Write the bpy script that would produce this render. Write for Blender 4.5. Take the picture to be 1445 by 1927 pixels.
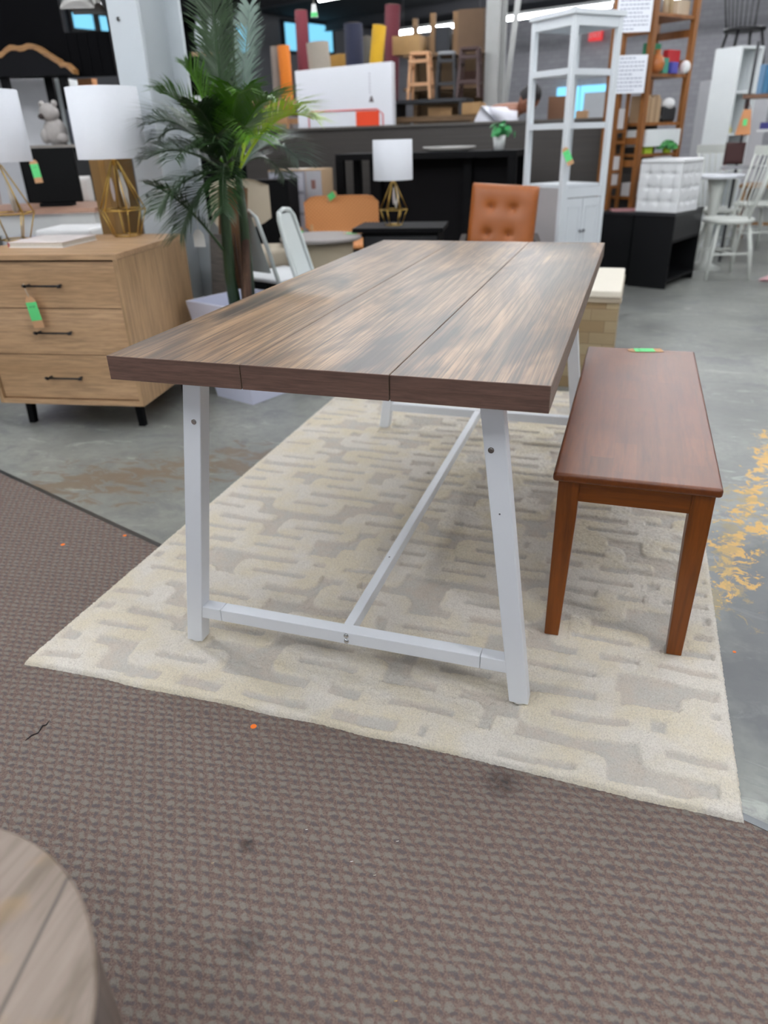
import bpy, math, random
import numpy as np
from math import sin, cos, pi, radians
from mathutils import Vector, Matrix
random.seed(7)
S = bpy.context.scene
for o in list(bpy.data.objects): bpy.data.objects.remove(o)
col = S.collection

# ---------------------------------------------------------------- camera
CAM = (0.9453, -1.1389, 1.1195)
YAW, PITCH, ROLL, FPX = 0.3270, 0.4799, -0.0303, 1351.5
IW, IH = 1445, 1927
_f = Vector((-sin(YAW)*cos(PITCH), cos(YAW)*cos(PITCH), -sin(PITCH)))
_r0 = Vector((cos(YAW), sin(YAW), 0)); _u0 = _r0.cross(_f)
_r = _r0*cos(ROLL) + _u0*sin(ROLL); _u = -_r0*sin(ROLL) + _u0*cos(ROLL)
FH = Vector((-sin(YAW), cos(YAW), 0))
cd = bpy.data.cameras.new('camera'); cam = bpy.data.objects.new('camera', cd); col.objects.link(cam)
M = Matrix((_r, _u, -_f)).transposed().to_4x4(); M.translation = Vector(CAM); cam.matrix_world = M
cd.sensor_fit = 'HORIZONTAL'; cd.sensor_width = 36; cd.lens = FPX*36/IW
cd.clip_start = 0.05; cd.clip_end = 100
cd.dof.use_dof = True; cd.dof.focus_distance = 1.45; cd.dof.aperture_fstop = 4.0
S.camera = cam

def AT(u, v, d):
    """world point seen at photo pixel (u,v) at horizontal distance d ahead"""
    q = _f + _r*((u-IW/2)/FPX) + _u*((IH/2-v)/FPX)
    return Vector(CAM) + q*(d/(q.dot(FH)))
def ATY(u, v, y):
    q = _f + _r*((u-IW/2)/FPX) + _u*((IH/2-v)/FPX)
    return Vector(CAM) + q*((y-CAM[1])/q.y)
def ATZ(u, v, z):
    q = _f + _r*((u-IW/2)/FPX) + _u*((IH/2-v)/FPX)
    return Vector(CAM) + q*((z-CAM[2])/q.z)

# ---------------------------------------------------------------- colour, world, exposure
def C(h):
    h = h.lstrip('#'); v = [int(h[i:i+2], 16)/255 for i in (0, 2, 4)]
    return tuple((c/12.92 if c <= 0.04045 else ((c+0.055)/1.055)**2.4) for c in v) + (1,)
S.view_settings.view_transform = 'Standard'; S.view_settings.look = 'None'
S.view_settings.gamma = 1; S.view_settings.use_curve_mapping = False
S.view_settings.exposure = -0.08
w = bpy.data.worlds.new('world'); S.world = w; w.use_nodes = True
w.node_tree.nodes['Background'].inputs[0].default_value = (0.85, 0.93, 1.0, 1)
w.node_tree.nodes['Background'].inputs[1].default_value = 0.12
TUBE = 62.0       # strength of the ceiling strip lights

BA = radians(-20)                         # the building runs 20 degrees off the table
EX = Vector((cos(BA), sin(BA), 0)); EY = Vector((-sin(BA), cos(BA), 0))
def BW(a, b, z=0): p = EX*a + EY*b; return Vector((p.x, p.y, z))

# added cool fill light behind the camera, as if through an unseen shop front
ld = bpy.data.lights.new('rear_fill_light', 'AREA'); ld.shape = 'RECTANGLE'; ld.size = 9; ld.size_y = 2.6
ld.energy = 85; ld.color = (0.86, 0.93, 1.0)
lo = bpy.data.objects.new('rear_fill_light', ld); col.objects.link(lo)
lo.location = BW(0.5, -4.8, 1.75); lo.rotation_euler = (radians(90), 0, BA)

# ---------------------------------------------------------------- mesh builder
class MB:
    def __init__(s): s.v = []; s.f = []; s.m = []; s.sm = []
    def add(s, vs, fs, mi=0, smooth=False):
        b = len(s.v); s.v += [tuple(p) for p in vs]
        for f in fs: s.f.append([b+i for i in f]); s.m.append(mi); s.sm.append(smooth)
        return s
    def box(s, x0, y0, z0, x1, y1, z1, mi=0, T=None):
        vs = [(x0,y0,z0),(x1,y0,z0),(x1,y1,z0),(x0,y1,z0),(x0,y0,z1),(x1,y0,z1),(x1,y1,z1),(x0,y1,z1)]
        if T is not None: vs = [T @ Vector(p) for p in vs]
        return s.add(vs, [(0,3,2,1),(4,5,6,7),(0,1,5,4),(1,2,6,5),(2,3,7,6),(3,0,4,7)], mi)
    def hull8(s, bot, top, mi=0):
        return s.add(list(bot)+list(top), [(3,2,1,0),(4,5,6,7),(0,1,5,4),(1,2,6,5),(2,3,7,6),(3,0,4,7)], mi)
    def bar(s, p0, p1, w, h, up=(0,0,1), mi=0, w1=None, h1=None):
        p0 = Vector(p0); p1 = Vector(p1); d = (p1-p0).normalized(); up = Vector(up)
        if abs(d.dot(up)) > 0.99: up = Vector((0,1,0))
        a = d.cross(up).normalized(); b = a.cross(d).normalized()
        w1 = w1 or w; h1 = h1 or h
        r0 = [p0+a*x*w/2+b*y*h/2 for x, y in ((-1,-1),(1,-1),(1,1),(-1,1))]
        r1 = [p1+a*x*w1/2+b*y*h1/2 for x, y in ((-1,-1),(1,-1),(1,1),(-1,1))]
        return s.add(r0+r1, [(0,1,2,3),(7,6,5,4),(0,4,5,1),(1,5,6,2),(2,6,7,3),(3,7,4,0)], mi)
    def cyl(s, p0, p1, r, r1=None, n=16, mi=0, smooth=True):
        return s.tube([p0, p1], [r, r if r1 is None else r1], n, mi, smooth)
    def tube(s, pts, r, n=10, mi=0, smooth=True, closed=False):
        pts = [Vector(p) for p in pts]; k = len(pts)
        rs = r if isinstance(r, (list, tuple)) else [r]*k
        rings = []; prev = None
        for i in range(k):
            if closed: d = (pts[(i+1)%k]-pts[i-1])
            else: d = (pts[min(i+1,k-1)]-pts[max(i-1,0)])
            d.normalize()
            if prev is None:
                prev = Vector((0,0,1)) if abs(d.z) < 0.9 else Vector((1,0,0))
            a = (prev - d*prev.dot(d)).normalized(); prev = a; b = d.cross(a)
            rings.append([pts[i]+(a*cos(2*pi*j/n)+b*sin(2*pi*j/n))*rs[i] for j in range(n)])
        vs = [p for R_ in rings for p in R_]; fs = []
        for i in range(k if closed else k-1):
            for j in range(n):
                i2 = (i+1) % k
                fs.append((i*n+j, i*n+(j+1)%n, i2*n+(j+1)%n, i2*n+j))
        base = len(s.v); s.add(vs, fs, mi, smooth)
        if not closed:
            s.f.append([base+j for j in range(n)][::-1]); s.m.append(mi); s.sm.append(False)
            s.f.append([base+(k-1)*n+j for j in range(n)]); s.m.append(mi); s.sm.append(False)
        return s
    def lathe(s, prof, n=32, c=(0,0,0), mi=0, smooth=True, caps=True):
        vs = [(c[0]+r*cos(2*pi*j/n), c[1]+r*sin(2*pi*j/n), c[2]+z) for r, z in prof for j in range(n)]
        fs = [(i*n+j, i*n+(j+1)%n, (i+1)*n+(j+1)%n, (i+1)*n+j) for i in range(len(prof)-1) for j in range(n)]
        base = len(s.v); s.add(vs, fs, mi, smooth)
        if caps:
            s.f.append([base+j for j in range(n)][::-1]); s.m.append(mi); s.sm.append(False)
            s.f.append([base+(len(prof)-1)*n+j for j in range(n)]); s.m.append(mi); s.sm.append(False)
        return s
    def prism(s, poly, z0, z1, T=None, mi=0):
        n = len(poly); vs = [(x,y,z0) for x,y in poly]+[(x,y,z1) for x,y in poly]
        if T is not None: vs = [T @ Vector(p) for p in vs]
        return s.add(vs, [tuple(range(n))[::-1], tuple(range(n,2*n))]+[(i,(i+1)%n,n+(i+1)%n,n+i) for i in range(n)], mi)
    def grid(s, fn, nu, nv, mi=0, smooth=True):
        vs = [fn(i/(nu-1), j/(nv-1)) for j in range(nv) for i in range(nu)]
        return s.add(vs, [(j*nu+i, j*nu+i+1, (j+1)*nu+i+1, (j+1)*nu+i) for j in range(nv-1) for i in range(nu-1)], mi, smooth)
    def ball(s, c, r, n=14, m=10, mi=0):
        rx, ry, rz = r if isinstance(r, (list, tuple)) else (r, r, r)
        prof = [(max(sin(pi*i/m), 1e-4), -cos(pi*i/m)) for i in range(m+1)]
        vs = [(c[0]+rx*a*cos(2*pi*j/n), c[1]+ry*a*sin(2*pi*j/n), c[2]+rz*z) for a, z in prof for j in range(n)]
        return s.add(vs, [(i*n+j, i*n+(j+1)%n, (i+1)*n+(j+1)%n, (i+1)*n+j) for i in range(m) for j in range(n)], mi, True)
    def build(s, name, mat, parent=None, bevel=0, seg=2, smooth=None, sub=0):
        me = bpy.data.meshes.new(name); me.from_pydata(s.v, [], s.f)
        for mt in (mat if isinstance(mat, (list, tuple)) else [mat]): me.materials.append(mt)
        me.polygons.foreach_set('material_index', s.m)
        me.polygons.foreach_set('use_smooth', [True]*len(s.f) if smooth else s.sm)
        me.update(); o = bpy.data.objects.new(name, me); col.objects.link(o)
        if parent is not None: o.parent = parent
        if bevel:
            b = o.modifiers.new('bevel', 'BEVEL'); b.width = bevel; b.segments = seg; b.limit_method = 'ANGLE'; b.angle_limit = radians(40)
            b.harden_normals = False
        if sub:
            q = o.modifiers.new('sub', 'SUBSURF'); q.levels = sub; q.render_levels = sub
        return o

def thing(name, label, cat, loc=(0,0,0), rotz=0, group=None):
    o = bpy.data.objects.new(name, None); col.objects.link(o); o.empty_display_size = 0.1
    o.location = loc; o.rotation_euler = (0, 0, rotz); o['label'] = label; o['category'] = cat
    if group: o['group'] = group
    return o
def tag(o, label, cat, group=None, loc=None, rotz=None):
    o['label'] = label; o['category'] = cat
    if group: o['group'] = group
    if loc is not None: o.location = loc
    if rotz is not None: o.rotation_euler = (0, 0, rotz)
    return o
def struct(o, label=None):
    o['kind'] = 'structure'
    if label: o['label'] = label
    return o
def dup(root, label, loc=None, rotz=None, group=None):
    r = root.copy(); col.objects.link(r); r['label'] = label
    if group: r['group'] = group
    if loc is not None: r.location = loc
    if rotz is not None: r.rotation_euler = (0, 0, rotz)
    for ch in list(root.children):
        c = ch.copy(); col.objects.link(c); c.parent = r
        for g in ch.children:
            d = g.copy(); col.objects.link(d); d.parent = c
    return r

def on(th_, x, y, z): 
    return th_.location + Matrix.Rotation(th_.rotation_euler[2],3,'Z') @ Vector((x,y,z))

# ---------------------------------------------------------------- materials
class N:
    def __init__(s, name):
        s.mat = bpy.data.materials.new(name); s.mat.use_nodes = True; s.t = s.mat.node_tree; s.n = s.t.nodes
        s.b = s.n['Principled BSDF']; s.tc = s.n.new('ShaderNodeTexCoord')
    def link(s, a, b): s.t.links.new(a, b)
    def node(s, ty, **kw):
        n = s.n.new(ty)
        for k, v in kw.items():
            if k.startswith('i_'):
                key = k[2:].replace('_', ' ')
                tgt = n.inputs[int(key)] if key.isdigit() else n.inputs[key]
                if hasattr(v, 'is_linked') or hasattr(v, 'links'): s.link(v, tgt)
                else: tgt.default_value = v
            else: setattr(n, k, v)
        return n
    def math(s, op, a, b=0.0, c=0.0):
        n = s.n.new('ShaderNodeMath'); n.operation = op
        for i, x in enumerate((a, b, c)):
            if hasattr(x, 'links'): s.link(x, n.inputs[i])
            else: n.inputs[i].default_value = x
        return n.outputs[0]
    def mapping(s, scale=(1,1,1), rot=(0,0,0), src=None, loc=(0,0,0)):
        n = s.n.new('ShaderNodeMapping'); s.link(src or s.tc.outputs['Object'], n.inputs[0])
        n.inputs['Scale'].default_value = scale; n.inputs['Rotation'].default_value = rot; n.inputs['Location'].default_value = loc
        return n.outputs[0]
    def noise(s, vec, scale, detail=3, rough=0.5, dist=0):
        n = s.n.new('ShaderNodeTexNoise'); s.link(vec, n.inputs['Vector'])
        n.inputs['Scale'].default_value = scale; n.inputs['Detail'].default_value = detail
        n.inputs['Roughness'].default_value = rough; n.inputs['Distortion'].default_value = dist
        return n.outputs['Fac']
    def ramp(s, fac, stops):
        n = s.n.new('ShaderNodeValToRGB'); s.link(fac, n.inputs[0]); e = n.color_ramp.elements
        while len(e) < len(stops): e.new(0.5)
        for i, (p, c) in enumerate(stops): e[i].position = p; e[i].color = c if len(c) == 4 else (c[0],c[0],c[0],1)
        return n.outputs[0]
    def mix(s, fac, a, b, mode='MIX'):
        n = s.n.new('ShaderNodeMix'); n.data_type = 'RGBA'; n.blend_type = mode; n.clamp_factor = True
        for sock, x in ((n.inputs['Factor'], fac), (n.inputs[6], a), (n.inputs[7], b)):
            if hasattr(x, 'links'): s.link(x, sock)
            else: sock.default_value = x
        return n.outputs[2]
    def bump(s, h, strength=0.3, dist=0.002):
        n = s.n.new('ShaderNodeBump'); s.link(h, n.inputs['Height']); n.inputs['Strength'].default_value = strength
        n.inputs['Distance'].default_value = dist; s.link(n.outputs[0], s.b.inputs['Normal'])
    def done(s, col_, rough=0.5, metal=0, spec=0.5, coat=0):
        if hasattr(col_, 'links'): s.link(col_, s.b.inputs['Base Color'])
        else: s.b.inputs['Base Color'].default_value = col_
        if hasattr(rough, 'links'): s.link(rough, s.b.inputs['Roughness'])
        else: s.b.inputs['Roughness'].default_value = rough
        s.b.inputs['Metallic'].default_value = metal; s.b.inputs['Specular IOR Level'].default_value = spec
        s.b.inputs['Coat Weight'].default_value = coat
        return s.mat
_mc = {}
def P(hexc, rough=0.5, metal=0, var=0.06, scale=14, spec=0.5, bump=0.0, coat=0):
    """plain paint, plastic or metal with a faint procedural mottling"""
    k = (hexc, rough, metal, var, scale, spec, bump, coat)
    if k in _mc: return _mc[k]
    m = N('paint_'+hexc.strip('#')); c = C(hexc)
    f = m.noise(m.mapping(), scale, 3)
    d = tuple(max(0, x*(1-var)) for x in c[:3])+(1,); l = tuple(min(1, x*(1+var)) for x in c[:3])+(1,)
    if bump: m.bump(m.noise(m.mapping(), 300, 2), bump, 0.001)
    _mc[k] = m.done(m.mix(f, d, l), rough, metal, spec, coat); return _mc[k]
def wood(name, a, b, c=None, axis='y', sc=1.0, rough=0.45, bump=0.15, patch=None, coat=0, fine=1.0):
    m = N(name); st = {'x': (0.06,1,1), 'y': (1,0.06,1), 'z': (1,1,0.06)}[axis]
    v = m.mapping(tuple(s_*sc for s_ in st))
    big = m.noise(v, 9, 4, 0.6, 0.6); fn = m.noise(m.mapping(tuple(s_*sc*fine for s_ in st)), 110, 3, 0.7)
    base = m.ramp(big, [(0.3, C(a)), (0.55, C(b)), (0.75, C(c or b))])
    if patch:
        pt = m.noise(m.mapping({'x':(0.35,1,1),'y':(1,0.35,1),'z':(1,1,0.35)}[axis]), 4.2, 3, 0.6, 0.3)
        base = m.mix(m.ramp(pt, [(0.48,(0,)),(0.62,(1,))]), base, C(patch))
    base = m.mix(m.ramp(fn, [(0.35,(0.55,)),(0.6,(0,))]), base, tuple(x*0.45 for x in C(a)[:3])+(1,))
    m.bump(fn, bump, 0.001)
    return m.done(base, rough, 0, 0.5, coat)
def emis(name, hexc, strength):
    m = N(name); m.b.inputs['Emission Color'].default_value = C(hexc); m.b.inputs['Emission Strength'].default_value = strength
    return m.done(C(hexc), 0.5)
WHITE = P('#e6e9ee', 0.32, spec=0.5, var=0.02)
WHITE2 = P('#dfe3e4', 0.45, var=0.03)
BLACK = P('#08080a', 0.6, var=0.15, spec=0.12); BLACKM = P('#15151a', 0.35, 0.4, var=0.1)
CHROME = P('#c8c8c8', 0.2, 1.0, var=0.05)
GOLD = P('#c9a75a', 0.3, 1.0, var=0.05)
KRAFT = P('#c79a72', 0.8, var=0.06); GREEN = P('#63d982', 0.6, var=0.04); STRING = P('#d8d2c4', 0.8)

# ================================================================ SETTING
def concrete():
    m = N('concrete'); P_ = m.tc.outputs['Object']
    v = m.mapping()
    n1 = m.noise(v, 1.6, 6, 0.6, 0.3); n2 = m.noise(v, 22, 4, 0.65); n3 = m.noise(m.mapping((1,2.2,1)), 5, 6, 0.7, 0.8)
    c = m.ramp(n1, [(0.3, C('#72736f')), (0.5, C('#888a84')), (0.7, C('#9b9d95'))])
    c = m.mix(m.ramp(n2, [(0.35,(0.35,)),(0.6,(0,))]), c, C('#6a6a6a'))
    c = m.mix(m.ramp(n3, [(0.58,(0,)),(0.66,(0.55,))]), c, C('#b5b8b0'))
    c = m.mix(m.ramp(m.noise(m.mapping((1,1.5,1)), 3.2, 6, 0.75, 0.5), [(0.52,(0,)),(0.62,(0.5,))]), c, C('#65676a'))
    sep = m.n.new('ShaderNodeSeparateXYZ'); m.link(P_, sep.inputs[0]); X, Y = sep.outputs[0], sep.outputs[1]
    def near_line(x0, y0, x1, y1, wd, ext=0.25):
        dx, dy = x1-x0, y1-y0; L = math.hypot(dx, dy); nx, ny = -dy/L, dx/L
        d = m.math('ABSOLUTE', m.math('ADD', m.math('MULTIPLY', m.math('SUBTRACT', X, x0), nx), m.math('MULTIPLY', m.math('SUBTRACT', Y, y0), ny)))
        t = m.math('ADD', m.math('MULTIPLY', m.math('SUBTRACT', X, x0), dx/L), m.math('MULTIPLY', m.math('SUBTRACT', Y, y0), dy/L))
        a = m.math('SUBTRACT', 1.0, m.math('DIVIDE', d, wd))
        e = m.math('SUBTRACT', 1.0, m.math('DIVIDE', m.math('SUBTRACT', m.math('ABSOLUTE', m.math('SUBTRACT', t, L/2)), L/2), ext))
        return m.math('MULTIPLY', m.math('MAXIMUM', a, 0.0), m.math('MAXIMUM', m.math('MINIMUM', e, 1.0), 0.0))
    # old brown adhesive marks left of the rug
    br = m.math('ADD', m.math('MULTIPLY', near_line(-1.05, 0.72, -0.3, 1.25, 0.42), 0.30), m.noise(m.mapping((1,2.0,1)), 9, 6, 0.72, 0.8))
    c = m.mix(m.ramp(br, [(0.70,(0,)),(0.78,(0.7,))]), c, C('#75604a'))
    dk = m.math('MULTIPLY', near_line(1.30, 0.2, 1.42, 0.95, 0.28), m.noise(v, 6, 4, 0.6))
    c = m.mix(m.ramp(dk, [(0.1,(0,)),(0.4,(0.75,))]), c, C('#4c4e52'))
    # worn yellow paint
    ye = m.math('ADD', m.math('MULTIPLY', near_line(1.28, 0.68, 1.60, 1.95, 0.20, 0.35), 0.34), m.noise(v, 17, 6, 0.72, 0.6))
    c = m.mix(m.ramp(ye, [(0.80,(0,)),(0.82,(0.9,))]), c, C('#d9a640'))
    ye = m.math('ADD', m.math('MULTIPLY', near_line(1.27, 0.58, 1.42, 1.35, 0.16, 0.3), 0.30), m.noise(v, 12, 6, 0.75, 0.9))
    c = m.mix(m.ramp(ye, [(0.73,(0,)),(0.79,(0.55,))]), c, C('#a08a4c'))
    m.bump(n2, 0.08, 0.002)
    r = m.ramp(n1, [(0.3,(0.28,)),(0.7,(0.42,))])
    return m.done(c, r, 0, 0.5)
TB = Matrix.Rotation(BA, 4, 'Z')
def blk(a0, b0, z0, a1, b1, z1): return MB().box(a0, b0, z0, a1, b1, z1, T=TB)
struct(blk(-13.2, -7, -0.1, 7.2, 18.2, 0).build('floor', concrete()), 'grey polished concrete floor with worn yellow paint')

def carpet_mat():
    m = N('loop_carpet'); v = m.mapping(rot=(0,0,radians(-9)))
    wob = m.node('ShaderNodeTexNoise'); m.link(v, wob.inputs['Vector']); wob.inputs['Scale'].default_value = 60; wob.inputs['Detail'].default_value = 2
    add = m.node('ShaderNodeVectorMath', operation='MULTIPLY_ADD'); m.link(wob.outputs['Color'], add.inputs[0]); add.inputs[1].default_value = (0.024,0.018,0); m.link(v, add.inputs[2])
    sep = m.n.new('ShaderNodeSeparateXYZ'); m.link(add.outputs[0], sep.inputs[0]); X, Y = sep.outputs[0], sep.outputs[1]
    px, py = 0.0215, 0.0180
    yr = m.math('DIVIDE', Y, py); row = m.math('FLOOR', yr); fy = m.math('SUBTRACT', m.math('SUBTRACT', yr, row), 0.5)
    xr = m.math('ADD', m.math('DIVIDE', X, px), m.math('MULTIPLY', row, 0.37))
    fx = m.math('SUBTRACT', m.math('SUBTRACT', xr, m.math('FLOOR', xr)), 0.5)
    def blob(ox, oy, sx, sy):
        a = m.math('POWER', m.math('MULTIPLY', m.math('SUBTRACT', fx, ox), sx), 2.0)
        sh = m.math('ADD', m.math('SUBTRACT', fy, oy), m.math('MULTIPLY', fx, 0.35))
        b = m.math('POWER', m.math('MULTIPLY', sh, sy), 2.0)
        return m.math('SUBTRACT', 1.0, m.math('ADD', a, b))
    fuzz = m.noise(m.mapping(), 420, 3, 0.8)
    fz = m.math('MULTIPLY', m.math('SUBTRACT', fuzz, 0.5), 3.0)
    lightb = m.math('ADD', blob(-0.12, 0.12, 2.1, 3.1), fz); darkb = m.math('ADD', blob(0.22, -0.16, 2.6, 4.2), fz)
    c = m.mix(m.ramp(m.noise(m.mapping(), 300, 2, 0.8), [(0.35,(0,)),(0.65,(1,))]), C('#6a5952'), C('#84736a'))
    c = m.mix(m.ramp(lightb, [(-0.0,(0,)),(0.7,(0.8,))]), c, C('#86817a'))
    c = m.mix(m.ramp(darkb, [(0.05,(0,)),(0.8,(0.75,))]), c, C('#595759'))
    big = m.noise(m.mapping(), 1.1, 3, 0.5)
    c = m.mix(m.ramp(big, [(0.35,(0.25,)),(0.6,(0,))]), c, C('#6a5a54'))
    c = m.mix(m.ramp(m.noise(m.mapping(), 900, 1, 0.5), [(0.3,(0.35,)),(0.5,(0,))]), c, C('#4a4140'))
    # two dark worn stains
    sp = m.n.new('ShaderNodeSeparateXYZ'); m.link(m.tc.outputs['Object'], sp.inputs[0])
    for sx, sy, r_, k in ((0.417,-0.401,0.018,0.9),(0.50,-0.56,0.04,0.4),(0.83,-0.13,0.05,0.5)):
        d = m.math('SQRT', m.math('ADD', m.math('POWER', m.math('SUBTRACT', sp.outputs[0], sx), 2.0), m.math('POWER', m.math('SUBTRACT', sp.outputs[1], sy), 2.0)))
        q = m.math('MULTIPLY', m.math('SUBTRACT', 1.0, m.math('DIVIDE', d, r_)), m.noise(m.mapping(), 70, 3))
        c = m.mix(m.ramp(q, [(0.0,(0,)),(0.5,(k,))]), c, C('#232326'))
    h = m.math('ADD', m.math('MULTIPLY', lightb, 0.5), fuzz)
    m.bump(h, 0.35, 0.003)
    return m.done(c, 0.95, 0, 0.1)
# carpet edge line from (-1.298,.824) to (1.301,-.103)
A_ = Vector((-1.298,.824,0)); B_ = Vector((1.301,-.103,0)); dr = (B_-A_).normalized(); nr = Vector((dr.y, -dr.x, 0))
E0 = A_ - dr*5; E1 = B_ + dr*3.2
cp = MB().prism([(E0.x,E0.y),(E0.x+nr.x*3.5,E0.y+nr.y*3.5),(E1.x+nr.x*3.5,E1.y+nr.y*3.5),(E1.x,E1.y)], 0.0, 0.004)
tag(cp.build('carpet', carpet_mat()), 'large brown patterned loop carpet covering the floor in the foreground', 'carpet')
struct(MB().bar(E0-nr*0.004+Vector((0,0,.0025)), E1-nr*0.004+Vector((0,0,.0025)), 0.016, 0.005).build('trim_1', P('#6f7173', 0.4, 1.0)), 'thin metal strip along the carpet edge')

wl = P('#77777b', 0.9, var=0.08, scale=3)
def brick_wall():
    m = N('painted_block_wall'); b = m.node('ShaderNodeTexBrick'); m.link(m.mapping((1,1,1), (radians(90),0,0)), b.inputs['Vector'])
    b.inputs['Scale'].default_value = 2.4; b.inputs['Color1'].default_value = C('#a4a3a8'); b.inputs['Color2'].default_value = C('#9a999e'); b.inputs['Mortar'].default_value = C('#8d8c90')
    b.inputs['Mortar Size'].default_value = 0.012
    return m.done(b.outputs['Color'], 0.9)
struct(blk(-13, 18, 0, 7.2, 18.2, 3.7).build('wall_back', brick_wall()))
struct(blk(-13.2, -7, 0, -13, 18.2, 3.7).build('wall_left', wl))
struct(blk(7, -7, 0, 7.2, 18, 3.7).build('wall_right', brick_wall()))
struct(blk(-13, -7.2, 2.9, 7.2, -7, 3.7).build('wall_front', wl))
cl = P('#26262a', 0.9, var=0.2, scale=2)
struct(blk(-13.2, -7.2, 3.7, 7.2, 18.2, 3.8).build('ceiling', cl), 'dark painted ceiling with steel beams')
for k, b in enumerate((2.0, 8.3, 11.6, 15.2)):
    q = blk(-13, b-0.07, 3.5, 7, b+0.07, 3.52); q.box(-13, b-0.01, 3.52, 7, b+0.01, 3.68, T=TB); q.box(-13, b-0.07, 3.68, 7, b+0.07, 3.7, T=TB)
    struct(q.build('trim_%d' % (k+2), P('#3a3a3e', 0.7)), 'dark steel roof beam')

# ceiling strip lights
tubem = emis('tube_glow', '#f8fbff', TUBE)
L0 = thing('strip_light', '', 'light', (0,0,0), BA, 'fluorescent strip lights under the ceiling')
MB().box(-1.15,-0.05,0.05,1.15,0.05,0.10).build('housing', P('#dcdcdc', 0.4), L0)
MB().cyl((-1.12,0,0.02),(1.12,0,0.02),0.032,n=12).build('tube', tubem, L0)
MB().cyl((-0.9,0,0.10),(-0.9,0,0.62),0.006,n=6).build('hanger', P('#888888', 0.5), L0)
MB().cyl((0.9,0,0.10),(0.9,0,0.62),0.006,n=6).build('hanger', P('#888888', 0.5), L0)
first = True
rows = [(13.3, (-8.2,-6.1,-0.95,1.4,3.8), 3.0), (9.6, (-6.9,-4.4,-1.9,0.6,3.1), 3.08), (6.2, (-5.5,-3,-0.5,2,4.5), 3.08), (3.2, (-5.5,-3,-0.5,2,4.5), 3.08), (0.4, (-3,-0.5,2,4.5), 3.08), (-1.8,(-3,-0.5,2), 3.08)]
rows[0] = (13.35, [EX.dot(Vector((-3.19,15.33,0))), EX.dot(Vector((-3.19,15.33,0)))+2.37, EX.dot(Vector((-3.19,15.33,0)))+4.74], 3.0)
for ri, (b, xs, z) in enumerate(rows):
    for xi, a in enumerate(xs):
        far = ri == 0
        lab = ('%s glowing strip light of the far row before the back wall' % ('leftmost','middle','rightmost')[xi]) if far else '%s strip light of the %s ceiling row, counted from the left wall' % (('first','second','third','fourth','fifth')[xi], (None,'second farthest','third farthest','fourth farthest','second nearest','nearest')[ri])
        if first: o = L0; o['label'] = lab; first = False
        else: o = dup(L0, lab)
        o.location = BW(a, b, z)
        o['group'] = 'far row of strip lights' if far else 'strip lights overhead'

# back wall windows and door
winm = emis('window_daylight', '#7fd0f2', 1.1); frm = P('#2c2c30', 0.5)
def bwall(u, v, b=17.95):
    q = _f + _r*((u-IW/2)/FPX) + _u*((IH/2-v)/FPX); t = (b - Vector(CAM).dot(EY))/(q.dot(EY)); return Vector(CAM)+q*t
def lwall(u, v, a=-12.95):
    q = _f + _r*((u-IW/2)/FPX) + _u*((IH/2-v)/FPX); t = (a - Vector(CAM).dot(EX))/(q.dot(EX)); return Vector(CAM)+q*t
for k, (u0, v0, u1, v1) in enumerate(((531,42,562,97),(576,44,624,99),(441,44,466,100),(131,24,176,57),(182,30,205,60))):
    p = lwall(u0, v0); q = lwall(u1, v1); a0, a1 = sorted((p.dot(EY), q.dot(EY))); z1, z0 = p.z, q.z
    o = struct(MB().box(-12.95,a0,z0,-12.9,a1,z1,T=TB).build('window_%d' % (k+1), winm), 'small high window with pale blue daylight in the left wall')
    fr = MB().box(-12.97,a0-.06,z0-.06,-12.88,a0,z1+.06,T=TB); fr.box(-12.97,a1,z0-.06,-12.88,a1+.06,z1+.06,T=TB); fr.box(-12.97,a0,z1,-12.88,a1,z1+.06,T=TB); fr.box(-12.97,a0,z0-.06,-12.88,a1,z0,T=TB)
    fr.build('window_frame', frm, o)
p = bwall(1094, 172); q = bwall(1143, 260); a0, a1 = p.dot(EX), q.dot(EX)
dd = struct(MB().box(a0,17.9,0,a1,17.95,2.1,T=TB).build('door_1', winm), 'glass back door glowing with pale blue daylight')
MB().box(a0+0.12,17.86,0,a1-0.12,17.9,1.95,T=TB).build('door_panel', P('#c9ccd0',0.5), dd)
p = bwall(1050, 165); q = bwall(1086, 225)
struct(MB().box(p.dot(EX),17.9,q.z-1,q.dot(EX),17.95,p.z,T=TB).build('window_6', winm), 'tall narrow window beside the back door')
p = bwall(1112, 57); q = bwall(1135, 76); es = thing('exit_sign', 'small red exit sign high on the back wall above the door', 'sign', BW(p.dot(EX),17.9,q.z), BA)
MB().box(0,-0.05,0,q.dot(EX)-p.dot(EX),0,p.z-q.z).build('sign_box', emis('exit_red','#e0383c',0.8), es)
wv = (q.dot(EX)-p.dot(EX)); tcu = bpy.data.curves.new('exit_text','FONT'); tcu.body = 'EXIT'; tcu.size = 0.15; tcu.align_x = 'CENTER'; tcu.extrude = 0.003
_tm = bpy.data.objects.new('tmp', tcu); col.objects.link(_tm); bpy.context.view_layer.update(); _me = bpy.data.meshes.new_from_object(_tm.evaluated_get(bpy.context.evaluated_depsgraph_get())); bpy.data.objects.remove(_tm); to = bpy.data.objects.new('lettering', _me); col.objects.link(to); _me.materials.clear(); _me.materials.append(P('#f2dada',0.5)); to.parent = es; to.location = (wv/2,-0.055,0.06); to.rotation_euler = (radians(90),0,0)

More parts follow.
